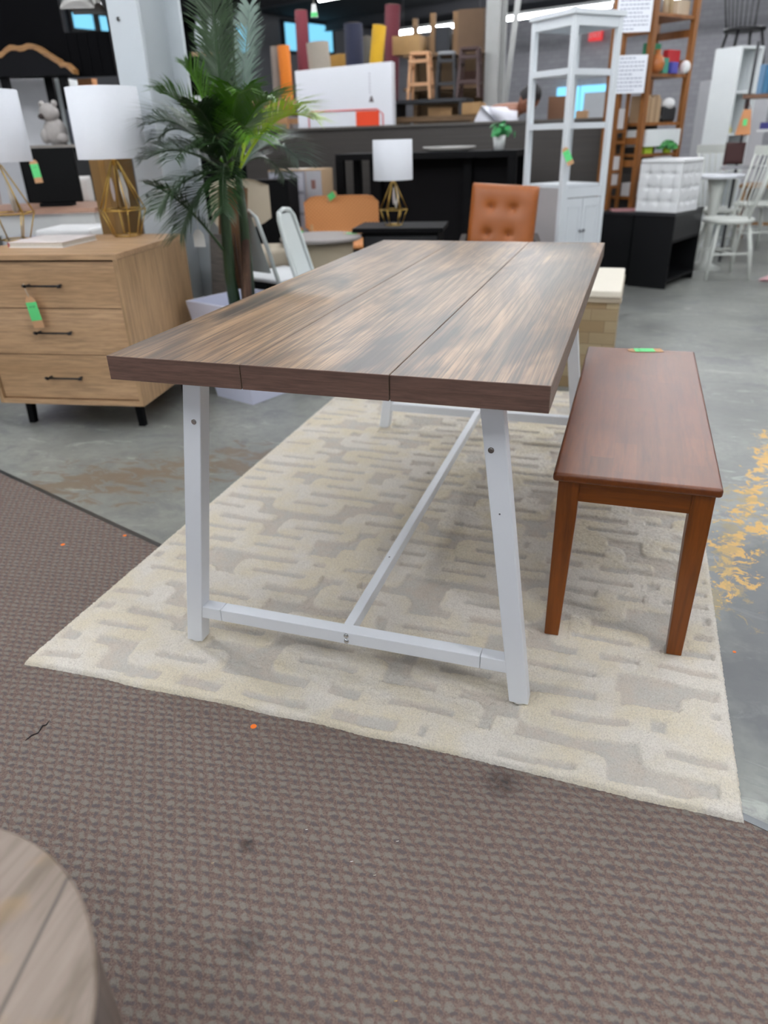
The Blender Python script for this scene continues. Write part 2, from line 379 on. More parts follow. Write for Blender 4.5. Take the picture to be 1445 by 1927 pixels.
# steel columns
def hbeam(name, c, w_, d_, t, h, m, label):
    o = thing(name, label, 'column', c, BA)
    o['kind'] = 'structure'
    MB().box(-w_/2,-d_/2,0,w_/2,-d_/2+t,h).build('flange', m, o, bevel=0.003)
    MB().box(-w_/2,d_/2-t,0,w_/2,d_/2,h).build('flange', m, o, bevel=0.003)
    MB().box(-t/2,-d_/2+t,0,t/2,d_/2-t,h).build('web', m, o)
    MB().box(-w_/2-.04,-d_/2-.04,0,w_/2+.04,d_/2+.04,0.02).build('base_plate', m, o)
    return o
colm = P('#c3c9cd', 0.45, var=0.05, scale=6)
hc = hbeam('trim_10', (-1.275,2.26,0), 0.22, 0.24, 0.016, 3.7, colm, 'white painted steel column behind the oak dresser and palm')
for z in (1.20, 1.62, 0.9):
    MB().cyl((-0.03,-0.128,z),(-0.03,-0.12,z),0.009,n=10).build('screw', CHROME, hc)
p = AT(932, 100, 8.2); hbeam('trim_11', (p.x,p.y,0), 0.15, 0.14, 0.012, 3.7, P('#a9aaa8', 0.6), 'grey steel column in the middle distance')
p0 = AT(950,190,8.6); p1 = AT(975,0,8.6); p1 = p0 + (p1-p0)*1.8
struct(MB().bar(p0-(p1-p0)*0.7, p1, 0.05, 0.05).build('trim_12', P('#a9aaa8', 0.6)), 'diagonal steel brace beside the column')
def slatmat():
    m = N('dark_slat_wood'); n = m.noise(m.mapping((0.3,1,60)), 3, 3, 0.6); n2 = m.noise(m.mapping((0.4,1,8)), 6, 3)
    c = m.ramp(n, [(0.3,C('#2c2928')),(0.7,C('#4a4542'))]); c = m.mix(n2, c, C('#39342f')); m.bump(n,0.3,0.003); return m.done(c, 0.6)
o = struct(MB().box(-2.75,5.72,0,1.02,5.80,1.2).build('wall_partition', slatmat()), 'low dark grey wood partition wall')
o2 = MB().box(-2.77,5.70,1.2,1.04,5.82,1.22).build('cap_rail', P('#55504c',0.6), o)

# ================================================================ RUG
def rug():
    x0, x1, y0, y1 = -0.345, 1.262, -0.102, 2.30; st = 0.0036
    nx, ny = int((x1-x0)/st), int((y1-y0)/st)
    xs = np.linspace(0, x1-x0, nx); ys = np.linspace(0, y1-y0, ny)
    Xg, Yg = np.meshgrid(xs, ys)
    rs = np.random.RandomState(5)
    def smooth_noise(cell):
        gx, gy = int((x1-x0)/cell)+3, int((y1-y0)/cell)+3; g = rs.rand(gy, gx)
        fx, fy = Xg/cell, Yg/cell; ix, iy = fx.astype(int), fy.astype(int); tx, ty = fx-ix, fy-iy
        tx = tx*tx*(3-2*tx); ty = ty*ty*(3-2*ty)
        return (g[iy,ix]*(1-tx)+g[iy,ix+1]*tx)*(1-ty)+(g[iy+1,ix]*(1-tx)+g[iy+1,ix+1]*tx)*ty
    Xd = Xg + (smooth_noise(0.09)-.5)*0.012; Yd = Yg + (smooth_noise(0.12)-.5)*0.016 + (smooth_noise(0.4)-.5)*0.03
    Hh = np.zeros_like(Xg)
    def rbox(cx, cy, hw, hh, r):
        qx = np.abs(Xd-cx)-(hw-r); qy = np.abs(Yd-cy)-(hh-r)
        return np.hypot(np.maximum(qx,0), np.maximum(qy,0))+np.minimum(np.maximum(qx,qy),0)-r
    def stamp(d): 
        nonlocal Hh
        Hh = np.maximum(Hh, np.clip(0.5-d/0.007, 0, 1))
    cw, ch = 0.300, 0.142
    for i in range(-1, 8):
        for j in range(-1, 19):
            cx = i*cw + 0.08 + (0.05 if j % 2 else -0.03) + rs.uniform(-.02,.02); cy = j*ch + (ch*0.5 if i % 2 else 0) + 0.04 + rs.uniform(-.006,.006)
            hw = rs.uniform(0.118,0.140); hh = 0.056; th = 0.045
            d1 = rbox(cx, cy, hw, hh, 0.034); d2 = rbox(cx+rs.uniform(-.01,.01), cy, hw-th-rs.uniform(0,.02), hh-th-0.001, 0.006)
            stamp(np.maximum(d1, -d2))
            kx = cx + rs.choice([-1,1])*rs.uniform(0.03,0.10)
            stamp(rbox(kx, cy+ch/2, 0.026, 0.028, 0.006))
            if rs.rand() < 0.35: stamp(rbox(cx+rs.uniform(-.05,.05), cy+ch/2, rs.uniform(.05,.09), 0.03, 0.012))
            if rs.rand() < 0.9: stamp(rbox(cx+cw/2, cy+rs.choice([-1,1])*0.04, 0.07, 0.019, 0.008))
    edge = np.minimum(np.minimum(Xg, Xg.max()-Xg), np.minimum(Yg, Yg.max()-Yg))
    Hh = np.maximum(Hh, np.clip((0.022-edge)/0.006, 0, 1))
    bl = Hh.copy(); bl[1:-1,1:-1] = (Hh[1:-1,1:-1]*2+Hh[:-2,1:-1]+Hh[2:,1:-1]+Hh[1:-1,:-2]+Hh[1:-1,2:])/6
    z = 0.0075 + 0.0080*bl + (rs.rand(ny,nx)-.5)*0.0046 + (smooth_noise(0.014)-.5)*0.0014
    z = np.where(edge < 0.008, 0.004+ (z-0.004)*np.clip(edge/0.008,0,1)**0.5, z)
    z[0,:] = z[-1,:] = 0.0043; z[:,0] = z[:,-1] = 0.0043; z = np.maximum(z, 0.0043)
    for fx_, fy_, fr_ in [(0.0205,.101,.034),(.8275,.101,.034),(.0205,1.639,.034),(.8275,1.639,.034),(.873,.376,.036),(1.152,.376,.036),(.873,1.394,.036),(1.152,1.394,.036)]:
        dd_ = np.maximum(np.abs(Xg+x0-fx_), np.abs(Yg+y0-fy_)); z = np.where(dd_ < fr_, np.minimum(z, 0.0116), z)
    Xw = x0 + Xg + (rs.rand(ny,nx)-.5)*0.0022; Yw = y0 + Yg + (rs.rand(ny,nx)-.5)*0.0022
    Yw += -0.012*np.sin(np.pi*Xg/(x1-x0))*np.exp(-Yg/0.3)*-1 + (smooth_noise(0.11)-.5)*0.006*np.exp(-Yg/0.05)
    z = np.maximum(z, 0.0043); co = np.stack([Xw,Yw,z],-1).reshape(-1,3)
    idx = np.arange(nx*ny).reshape(ny,nx)
    q = np.stack([idx[:-1,:-1],idx[:-1,1:],idx[1:,1:],idx[1:,:-1]],-1).reshape(-1,4)
    me = bpy.data.meshes.new('area_rug'); me.vertices.add(len(co)); me.vertices.foreach_set('co', co.ravel())
    me.loops.add(q.size); me.loops.foreach_set('vertex_index', q.ravel().astype(np.int32))
    me.polygons.add(len(q)); me.polygons.foreach_set('loop_start', np.arange(0,q.size,4,dtype=np.int32)); me.polygons.foreach_set('loop_total', np.full(len(q),4,dtype=np.int32))
    me.polygons.foreach_set('use_smooth', np.ones(len(q),dtype=bool))
    at = me.attributes.new('pile','FLOAT','POINT'); at.data.foreach_set('value', Hh.ravel().astype(np.float32))
    me.update(); me.validate()
    m = N('rug_pile'); a = m.node('ShaderNodeAttribute', attribute_name='pile')
    n1 = m.noise(m.mapping(), 6, 3, 0.6); n2 = m.noise(m.mapping(), 260, 3, 0.8); n3 = m.noise(m.mapping(), 14, 3, 0.6)
    cream = m.mix(m.ramp(n1,[(0.4,(0,)),(0.6,(1,))]), C('#f0e9de'), C('#eee3cc'))
    low = m.mix(m.ramp(n3,[(0.4,(0,)),(0.6,(1,))]), C('#d6d1c8'), C('#dcd1c4'))
    c = m.mix(a.outputs['Fac'], low, cream)
    c = m.mix(m.ramp(n2,[(0.32,(0.5,)),(0.58,(0,))]), c, C('#b3a99b'))
    m.bump(n2, 0.9, 0.004); me.materials.append(m.done(c, 1.0, 0, 0.05))
    o = bpy.data.objects.new('area_rug', me); col.objects.link(o)
    return tag(o, 'cream and grey high-low pile area rug with a link pattern under the dining table', 'rug')
rug()

# ================================================================ DINING TABLE
def tabletop_mat():
    m = N('weathered_laminate'); S1 = m.mapping((1,0.03,1)); S2 = m.mapping((1,0.012,1)); S3 = m.mapping((1,0.28,1))
    a = m.noise(S3, 4.6, 4, 0.55, 0.6); b = m.noise(S1, 20, 4, 0.6, 0.2); c_ = m.noise(S2, 260, 2, 0.6, 0.1); wv = m.noise(m.mapping((1,0.03,1)), 95, 3, 0.65, 0.35)
    c = m.ramp(a, [(0.34,C('#453a31')),(0.45,C('#6b523b')),(0.55,C('#9b7a5a')),(0.66,C('#3f332a'))])
    c = m.mix(m.ramp(b, [(0.35,(0.4,)),(0.55,(0,))]), c, C('#43382f'))
    c = m.mix(m.ramp(wv, [(0.42,(0.45,)),(0.52,(0,))]), c, C('#382c24'))
    c = m.mix(m.ramp(c_, [(0.40,(0.65,)),(0.54,(0,))]), c, C('#33271f'))
    c = m.mix(m.ramp(m.noise(S1, 40, 3, 0.6), [(0.55,(0,)),(0.75,(0.3,))]), c, C('#b0906e'))
    h = m.math('ADD', c_, m.math('MULTIPLY', wv, 0.6)); m.bump(h, 0.18, 0.0006)
    return m.done(c, 0.36, 0, 0.32)
topm = tabletop_mat()
edgem = wood('dark_laminate_edge_x', '#5a4136', '#6d5044', '#614639', 'x', 2.2, 0.6, 0.5)
edgeym = wood('dark_laminate_edge_y', '#6d574a', '#7c6656', '#6f5a4c', 'y', 2.2, 0.5, 0.4)
tb = thing('dining_table', 'dark weathered wood dining table with three plank top and white metal legs', 'table', (0.424,0.87,0.0122))
TH = 0.76-0.0122; TT = 0.047
ox, oy = 0.424, 0.87
for k, (a, b) in enumerate(((0,0.2875),(0.2895,0.5745),(0.5765,0.848))):
    q = MB(); x0, x1, y0, y1, z0, z1 = a-ox, b-ox, -oy, 1.745-oy, TH-TT, TH
    vs = [(x0,y0,z0),(x1,y0,z0),(x1,y1,z0),(x0,y1,z0),(x0,y0,z1),(x1,y0,z1),(x1,y1,z1),(x0,y1,z1)]
    q.add(vs, [(4,5,6,7)], 0); q.add(vs, [(0,1,5,4),(2,3,7,6)], 1); q.add(vs, [(1,2,6,5),(3,0,4,7)], 2); q.add(vs, [(0,3,2,1)], 2)
    # weld the shared corners
    q.f = [[i % 8 for i in f] for f in q.f]; q.v = q.v[:8]
    o = q.build('plank', [topm, edgem, edgeym], tb, bevel=0.0009, seg=1)
wm = WHITE
def lp(x, y, z): return (x-ox, y-oy, z-0.0122)
ZT = 0.713
for sy, yb in ((1, 0.101), (-1, 1.639)):
    for sx in (-1, 1):
        f0 = 0.424+sx*0.4035; t0 = 0.424+sx*(0.3125 if sx > 0 else 0.2945); hw, hd = 0.0205, 0.0185
        bot = [lp(f0-hw*1.02,yb-hd,0.0165), lp(f0+hw*1.02,yb-hd,0.0165), lp(f0+hw*1.02,yb+hd,0.0165), lp(f0-hw*1.02,yb+hd,0.0165)]
        top = [lp(t0-hw*1.02,yb-hd,ZT-0.003), lp(t0+hw*1.02,yb-hd,ZT-0.003), lp(t0+hw*1.02,yb+hd,ZT-0.003), lp(t0-hw*1.02,yb+hd,ZT-0.003)]
        lg = MB().hull8(bot, top).build('leg', wm, tb, bevel=0.002)
        MB().cyl(lp(f0,yb,0.0122), lp(f0,yb,0.0165), 0.017, n=20).build('foot_glide', P('#f0f0f0',0.3), lg)
        if sy == 1:
            zb = 0.605; xb = t0+(f0-t0)*(ZT-zb)/(ZT-0.0165) + (0.006 if sx < 0 else -0.008)
            bz = MB().cyl(lp(xb,yb-hd-0.0015,zb), lp(xb,yb-hd+0.002,zb), 0.0058, n=20); bz.cyl(lp(xb,yb-hd-0.003,zb), lp(xb,yb-hd,zb), 0.0038, n=16)
            bz.build('bolt', CHROME, lg)
            if sx > 0:
                MB().cyl(lp(xb+0.022,yb-hd-0.0004,0.475), lp(xb+0.022,yb-hd+0.001,0.475), 0.0018, n=10).build('screw_hole', P('#55585c',0.5), lg)
    # top bar under the planks, low cross rail in three pieces
    MB().box(*lp(0.17,yb-0.016,ZT-0.025), *lp(0.678,yb+0.016,ZT-0.003)).build('top_bar', wm, tb, bevel=0.0015)
    za, zb_ = 0.091, 0.1235
    xl = 0.424-0.4035+0.02; xr = 0.424+0.4035-0.02
    xl2 = xl-0.012+0.009; xr2 = xr+0.003
    MB().box(*lp(xl2,yb-0.016,za), *lp(0.1065,yb+0.016,zb_)).build('rail_end', wm, tb, bevel=0.0015)
    MB().box(*lp(0.1075,yb-0.016,za), *lp(0.738,yb+0.016,zb_)).build('cross_rail', wm, tb, bevel=0.0015)
    MB().box(*lp(0.739,yb-0.016,za), *lp(xr2,yb+0.016,zb_)).build('rail_end', wm, tb, bevel=0.0015)
    if sy == 1:
        for z in (0.115, 0.100):
            b = MB().lathe([(0.0005,0.0035),(0.003,0.0034),(0.0055,0.0022),(0.0062,0)][::-1], 20, caps=False)
            b.cyl((0,0,0.0028),(0,0,0.0042),0.0022,n=6)
            q = b.build('bolt', [CHROME], tb); q.location = lp(0.430,yb-0.016,z); q.rotation_euler = (radians(90),0,0)
st = MB().box(*lp(0.4125,0.117,0.092), *lp(0.4365,1.623,0.1225)).build('stretcher', wm, tb, bevel=0.0015)
MB().cyl(lp(0.4245,0.43,0.1224), lp(0.4245,0.43,0.1229), 0.0024, n=10).build('screw_hole', P('#333333',0.5), st)

# ================================================================ BENCH
def benchmat(name, axis, top=False):
    m = N(name); st = {'y':(1,0.08,1),'z':(1,1,0.08),'x':(0.08,1,1)}[axis]
    g = m.noise(m.mapping(st), 40, 4, 0.7, 0.3); v = m.mapping()
    c = m.ramp(g, [(0.3,C('#5d2d05')),(0.6,C('#80430a')),(0.8,C('#703906'))])
    if top:
        b = m.node('ShaderNodeTexBrick'); m.link(m.mapping((1,1,1),(0,0,radians(90))), b.inputs['Vector']); b.offset = 0.43
        b.inputs['Scale'].default_value = 1.0; b.inputs['Brick Width'].default_value = 0.17; b.inputs['Row Height'].default_value = 0.05; b.inputs['Mortar Size'].default_value = 0.0004
        b.inputs['Color1'].default_value = (0.72,0.72,0.72,1); b.inputs['Color2'].default_value = (1.15,1.1,1.1,1); b.inputs['Mortar'].default_value = (0.75,0.75,0.75,1)
        c = m.mix(0.8, c, b.outputs['Color'], 'MULTIPLY')
        c = m.mix(m.noise(v, 5, 2), c, C('#5e2b0f'))
    return m.done(c, 0.34, 0, 0.45, 0)
bm_top = benchmat('cherry_top','y',True); bm_leg = benchmat('cherry_leg','z'); bm_ap = benchmat('cherry_apron','x')
bn = thing('bench', 'reddish brown wooden bench with tapered legs beside the dining table', 'bench', (1.0118,0.885,0.0122))
bx, by = 1.0118, 0.885
def bp(x, y, z): return (x-bx, y-by, z-0.0122)
T_ = MB().box(*bp(0.8393,0.334,0.439), *bp(1.1844,1.434,0.460)).build('seat', bm_top, bn, bevel=0.007, seg=4)
for x0, x1 in ((0.851,0.897),(1.129,1.175)):
    for y0, y1 in ((0.354,0.400),(1.37,1.416)):
        sx = 1 if x0 > 1 else -1
        # inside faces taper towards the foot
        tx0, tx1, ty0, ty1 = x0, x1, y0, y1
        fx0, fx1 = (x0+0.0, x1-0.012) if sx < 0 else (x0+0.008, x1-0.004)
        fy0, fy1 = (y0, y1-0.012) if y0 < 1 else (y0+0.012, y1)
        q = MB(); rings = [[bp(a_,b_,z_) for a_,b_ in ((u0,v0),(u1,v0),(u1,v1),(u0,v1))] for u0,u1,v0,v1,z_ in ((fx0,fx1,fy0,fy1,.0122),(x0,x1,y0,y1,.34),(x0,x1,y0,y1,.4385))]
        q.add(rings[0]+rings[1]+rings[2], [(3,2,1,0),(8,9,10,11)]+[(r_*4+k_,r_*4+(k_+1)%4,r_*4+4+(k_+1)%4,r_*4+4+k_) for r_ in (0,1) for k_ in range(4)]); q.build('leg', bm_leg, bn, bevel=0.002)
MB().box(*bp(.897,.36,.385), *bp(1.129,.380,.4385)).build('apron', bm_ap, bn)
MB().box(*bp(.897,1.39,.385), *bp(1.129,1.41,.4385)).build('apron', bm_ap, bn)
MB().box(*bp(.857,.400,.385), *bp(.877,1.37,.4385)).build('apron', bm_leg, bn)
MB().box(*bp(1.149,.400,.385), *bp(1.169,1.37,.4385)).build('apron', bm_leg, bn)

# ================================================================ PRICE TAGS
scrib = P('#2b3b33', 0.7)
def price_tag(label, loc, rot, s=1.0, string=None, scribble=True, group='kraft price tags with green stickers'):
    """kraft tag: local x = width, z = up, face towards -y"""
    t = thing('price_tag', label, 'tag', loc); t.rotation_euler = rot; t['group'] = group
    w_, h = 0.024*s, 0.062*s
    pl = [(-w_/2,-h),(w_/2,-h),(w_/2,-0.006*s),(w_/4,0.002*s),(-w_/4,0.002*s),(-w_/2,-0.006*s)]
    R90 = Matrix.Rotation(radians(90), 4, 'X')
    MB().prism(pl, -0.0004, 0.0004, T=R90).build('card', KRAFT, t)
    g = MB().prism([(-w_/2,-h*0.76),(w_/2,-h*0.76),(w_/2,-h*0.16),(-w_/2,-h*0.16)], 0.0005, 0.0009, T=R90)
    gs = g.build('sticker', GREEN, t)
    if scribble:
        q = MB()
        for k in range(5): q.bar((-w_*.25+k*w_*.1,-0.0011,-h*(.28+.03*(k%2))), (-w_*.2+k*w_*.12,-0.0011,-h*(.34-.02*(k%3))), 0.0007*s, 0.0002, up=(0,1,0))
        q.build('handwriting', scrib, gs)
    if string: MB().tube([Vector(p) for p in string], 0.0006*s, 5).build('string', STRING, t)
    return t
# lying on the bench
a = ATZ(1182,659,.461); b = ATZ(1252,659,.461)
ang = math.atan2(b.y-a.y, b.x-a.x)
t = price_tag('kraft price tag with green sticker lying on the far end of the bench', (a.x+0.003,a.y,0.4612), (radians(-90),0,ang), 1.75, group='kraft price tags')
t.rotation_euler = Matrix.Rotation(ang,3,'Z').to_4x4().to_euler()
# flat on its back: local -z (length) -> along +x, face up
t.rotation_euler = (Matrix.Rotation(ang,4,'Z') @ Matrix(((0,0,-1,0),(1,0,0,0),(0,-1,0,0),(0,0,0,1)))).to_euler()
q = MB().tube([(0,0.0,0.0),(0.012,0.001,-0.01),(0.02,0.0005,-0.03),(0.045,0.0005,-0.045),(0.02,0.0005,-0.04),(0.004,0.0005,-0.02)], 0.0006, 5); q.build('string', P('#3b2a20',0.8), t)

# ================================================================ CARPET STICKERS
dotm = P('#f4781a', 0.6, var=0.02)
for i, (x, y, l) in enumerate(((0.293,-0.133,'orange dot sticker on the brown carpet in front of the rug edge'),(-0.659,0.414,'orange dot sticker on the carpet, left one of the pair beside the rug corner'),(-0.502,0.517,'orange dot sticker on the carpet nearest the metal edge strip'),(1.295,0.422,'tiny orange dot on the concrete right of the rug'))):
    r_ = (0.0068,0.0068,0.006,0.004)[i]
    tag(MB().lathe([(r_,0),(r_*0.96,0.0007)],24).build('sticker_dot', dotm), l, 'sticker', 'orange dots on the floor', (x,y,0.0041 if i<3 else 0.0003))
_pts = [ATZ(u,v,0.0052) for u,v in ((47,1394),(60,1384),(72,1379),(80,1366),(87,1364),(93,1356))]
q = MB().tube([p_-_pts[0]+Vector((0,0,.0008*(k_%2))) for k_, p_ in enumerate(_pts)], [0.0004,0.0016,0.0009,0.0018,0.0014,0.0004], 6)
tag(q.build('carpet_snag', P('#2a2526',0.9)), 'short dark torn snag in the brown carpet at the left', 'snag', loc=_pts[0])
# lint
for i, (u, v, h) in enumerate(((748,1584,'#e9e4da'),(662,1622,'#f2f2f0'),(577,1562,'#f0f0ee'),(705,1648,'#d8cfb8'),(745,1885,'#c99a3a'),(400,1625,'#c7b08a'))):
    p = ATZ(u, v, .0055)
    tag(MB().tube([(-0.0025,0,0),(0,0.0006,0.0006),(0.0015,0.0022,0)], 0.00045, 5).build('lint', P(h,0.8)), ['white thread lint on the carpet below the rug','round white crumb on the carpet','tiny white fluff nearest the rug edge','pale thread on the carpet beside the white crumb','small yellow fluff on the carpet at the bottom of the view','tan crumb on the carpet right of the round stool'][i], 'lint', 'bits of lint on the carpet', (p.x,p.y,p.z))

# ================================================================ ROUND STOOL, front left
def stoolmat():
    m = N('stool_planks'); v = m.mapping((1,1,1), (0,0,radians(-14)))
    g = m.noise(m.mapping((1,0.12,1),(0,0,radians(-14))), 22, 4, 0.7, 0.5); pt = m.noise(v, 5, 4, 0.6)
    c = m.ramp(g, [(0.3,C('#655748')),(0.5,C('#85766a')),(0.7,C('#95867a'))])
    c = m.mix(m.ramp(pt,[(0.5,(0,)),(0.68,(0.7,))]), c, C('#a5834e'))
    sep = m.n.new('ShaderNodeSeparateXYZ'); m.link(v, sep.inputs[0])
    seam = m.math('ABSOLUTE', m.math('SUBTRACT', m.math('FRACT', m.math('ADD', m.math('DIVIDE', sep.outputs[0], 0.125), 0.16)), 0.5))
    c = m.mix(m.ramp(seam,[(0.0,(0.75,)),(0.03,(0,))]), c, C('#2e2622'))
    m.bump(g,0.2,0.001); return m.done(c, 0.5)
so = thing('round_stool', 'round drum stool with grey brown plank top, partly cut off at lower left', 'stool', (0.352,-1.012,0.004))
SR = 0.258
MB().lathe([(SR-0.004,0.43),(SR,0.434),(SR,0.442),(SR-0.004,0.446)],96).build('seat', stoolmat(), so)
MB().lathe([(SR-0.012,0.0),(SR-0.006,0.02),(SR-0.002,0.2),(SR-0.003,0.43)],96).build('drum_body', wood('drum_wood','#4c3f38','#65564c','#5b4d44','z',1.5,0.6), so)

# ================================================================ DRESSER
oak_x = wood('oak_drawer','#b08c66','#c29e78','#caa681','x',0.9,0.45,0.08)
oak_z = wood('oak_side','#a88661','#b8966f','#b08d67','z',0.9,0.45,0.08)
ds = thing('dresser', 'light oak three drawer dresser with black bar handles and black legs', 'dresser', (-1.362,1.625,0), radians(9))
DW, DD, DH = 0.34, 0.335, 0.745
MB().box(-DW,-DD,DH-0.022,DW,DD,DH).build('top', oak_x, ds, bevel=0.0015)
for sx in (-1,1):
    MB().box(min(sx*DW,sx*(DW-.018)),-DD,0.12,max(sx*DW,sx*(DW-.018)),DD,DH-0.0225).build('side_panel', oak_z, ds)
MB().box(-DW+.018,-DD,0.12,DW-.018,DD,0.14).build('bottom_panel', oak_x, ds)
MB().box(-DW+.018,DD-.01,0.14,DW-.018,DD,DH-.0225).build('back_panel', oak_x, ds)
for k, (z0, z1) in enumerate(((0.146,0.336),(0.340,0.530),(0.534,0.716))):
    dq = MB().box(-DW+.021,-DD+0.012,z0,DW-.021,-DD+0.03,z1).build('drawer', oak_x, ds, bevel=0.001)
    zc = (z0+z1)/2
    hq = MB().cyl((-.078,-DD-.012,zc),(.078,-DD-.012,zc),0.0042,n=12)
    for s_ in (-1,1):
        hq.cyl((s_*.07,-DD-.014,zc),(s_*.07,-DD+.012,zc),0.005,n=12); hq.cyl((s_*.07,-DD-.018,zc),(s_*.084,-DD-.012,zc),0.0065,n=10)
    hq.build('handle', BLACKM, dq)
for sx in (-1,1):
    for sy in (-1,1):
        MB().hull8([(sx*.27-.014,sy*.245-.014,0),(sx*.27+.014,sy*.245-.014,0),(sx*.27+.014,sy*.245+.014,0),(sx*.27-.014,sy*.245+.014,0)],
                   [(sx*.265-.016,sy*.24-.016,.12),(sx*.265+.016,sy*.24-.016,.12),(sx*.265+.016,sy*.24+.016,.12),(sx*.265-.016,sy*.24+.016,.12)]).build('leg', BLACK, ds)
DR = Matrix.Rotation(radians(9),4,'Z')
def dl(x, y, z): p = DR @ Vector((x,y,0)); return Vector((-1.362+p.x, 1.625+p.y, z))
p = dl(-0.062,-DD-.020,0.583)
price_tag('kraft price tag with green sticker hanging from the top dresser drawer', p, (0,radians(-6),radians(9)), 2.0, [(0,0,0),(-0.005,0.0,0.03),(-0.008,0.004,0.055)])

# lamps
def lamp_proto():
    t = thing('table_lamp', '', 'lamp')
    MB().lathe([(0.150,0.325),(0.1485,0.6),(0.1465,0.6),(0.148,0.325)],48,caps=False).build('lamp_shade', P('#d3d5da',0.9,var=0.02,scale=60), t)
    rb, rg, zg, zt = 0.062, 0.105, 0.115, 0.315
    q = MB(); n = 6
    B_ = [(rb*cos(2*pi*k/n+.3), rb*sin(2*pi*k/n+.3), 0.004) for k in range(n)]
    G_ = [(rg*cos(2*pi*k/n+.3), rg*sin(2*pi*k/n+.3), zg) for k in range(n)]
    T_ = [(0.014*cos(2*pi*k/n+.3), 0.014*sin(2*pi*k/n+.3), zt) for k in range(n)]
    for k in range(n):
        q.cyl(B_[k],G_[k],0.0028,n=6); q.cyl(G_[k],T_[k],0.0032,n=6); q.cyl(B_[k],B_[(k+1)%n],0.003,n=6); q.cyl(G_[k],G_[(k+1)%n],0.003,n=6)
    q.build('wire_base', GOLD, t)
    MB().cyl((0,0,zt-0.015),(0,0,zt+0.06),0.012,n=14).build('neck', GOLD, t)
    MB().lathe([(0.016,0.0),(0.018,0.05),(0.008,0.06)],14,c=(0.0,0,zt+0.06)).build('socket', P('#e8e4da',0.5), t)
    # bagged spare cord hanging inside the cage
    MB().tube([(0.02,-0.01,0.28),(0.03,-0.02,0.2),(0.03,0.0,0.13),(0.022,0.015,0.2),(0.015,0.01,0.27)],[.004,.009,.012,.010,.004],8).build('cord_bag', P('#d5d0c8',0.35), t)
    MB().ball((-0.02,-0.02,0.2),(0.009,0.006,0.05)).build('cord_bundle', P('#b9aeae',0.4), t)
    return t
lampA = lamp_proto(); lampA['label'] = 'gold wire table lamp with white drum shade at the right end of the dresser'; lampA['group'] = 'gold wire table lamps'
_p = ATZ(240,444,.7452); lampA.location = (_p.x,_p.y,.7452)
dup(lampA, 'gold wire table lamp with white drum shade at the left edge of the view', ATZ(30,452,.7452), 0.5)
# book
p = [ATZ(17,466,.746),ATZ(125,466,.746),ATZ(187,447,.746)]
bk = thing('book', 'large white coffee table book lying on the dresser', 'book', (p[0].x,p[0].y,0.7455), math.atan2(p[1].y-p[0].y,p[1].x-p[0].x))
bwid = 0.26; bdep = 0.26
def sk(x, y): return (x+y*0.0, y)
MB().box(0.0,0,0,bwid,bdep,0.003).build('cover', P('#f0f0f0',0.4), bk)
MB().box(0.004,0.003,0.003,bwid-.003,bdep-.003,0.019).build('pages', P('#cfcac0',0.8,var=0.15,scale=200), bk)
MB().box(0.0,0,0.019,bwid,bdep,0.022).build('cover', P('#e6dcd8',0.4,var=0.15,scale=10), bk)
MB().box(-0.003,0,0,0.0,bdep,0.022).build('spine', P('#a83840',0.5), bk)

# ================================================================ PALM AND PLANTER
pc = Vector((-0.77,1.952,0))
pt = thing('planter', 'white square tapered planter holding the palm', 'planter', pc, BA)
pm = P('#d9dcf0',0.35,var=0.02)
def sq(h, z): return [(-h,-h,z),(h,-h,z),(h,h,z),(-h,h,z)]
HB, HT, PH = 0.128, 0.19, 0.47
q = MB(); o_ = sq(HB,0)+sq(HT,PH)+sq(HT-.012,PH)+sq(HT-.03,PH-.12)
q.add(o_, [(3,2,1,0)]+[(i,(i+1)%4,4+(i+1)%4,4+i) for i in range(4)]+[(4+i,4+(i+1)%4,8+(i+1)%4,8+i) for i in range(4)]+[(8+i,8+(i+1)%4,12+(i+1)%4,12+i) for i in range(4)]+[(12,13,14,15)])
q.build('pot', pm, pt, bevel=0.002)
pl = thing('potted_palm', 'tall artificial palm plant with green fronds standing in the white planter', 'plant', pc+Vector((0,0,PH-.118)))
stalkm = wood('palm_stalk','#1d2f1c','#2c4426','#22381f','z',1.5,0.5,0.2); brownm = wood('palm_fibre','#3a2218','#5e4433','#7c6248','z',1.2,0.8,0.3)
def frond_mats():
    out = []
    for a, b in (('#1c3318','#2e4a22'),('#3f6a1e','#5f8f24'),('#93b31c','#b4cf2e'),('#50655a','#6e8578')):
        m = N('palm_leaf'); n = m.noise(m.mapping(), 9, 3)
        m.b.inputs['Transmission Weight'].default_value = 0.0
        out.append(m.done(m.mix(n, C(a), C(b)), 0.42, 0, 0.5))
    return out
FM = frond_mats()
def lc(w_): return w_ - pc - Vector((0,0,PH-.118))
st = [((-0.03,-0.02),AT(418,330,3.40),0.026),((0.015,0.02),AT(448,330,3.45),0.024),((0.03,-0.03),AT(455,350,3.5),0.02)]
for k, ((x,y),tp,r_) in enumerate(st):
    e = lc(tp); pts = [(x,y,-0.0),(x*1.2+e.x*.2,y*1.2+e.y*.2,e.z*.35),(x*.5+e.x*.75,y*.5+e.y*.75,e.z*.7),tuple(e)]
    MB().tube(pts, [r_*1.2,r_,r_*.9,r_*.6], 10).build('stem', stalkm if k != 2 else brownm, pl)
for k in range(6):
    a = k*1.05; MB().tube([(0.03*cos(a),0.03*sin(a),0.0),(0.035*cos(a),0.035*sin(a),0.12),(0.03*cos(a+.3),0.03*sin(a+.3),0.30+0.05*(k%3))],[.012,.009,.003],6).build('fibre_sheath', brownm, pl)
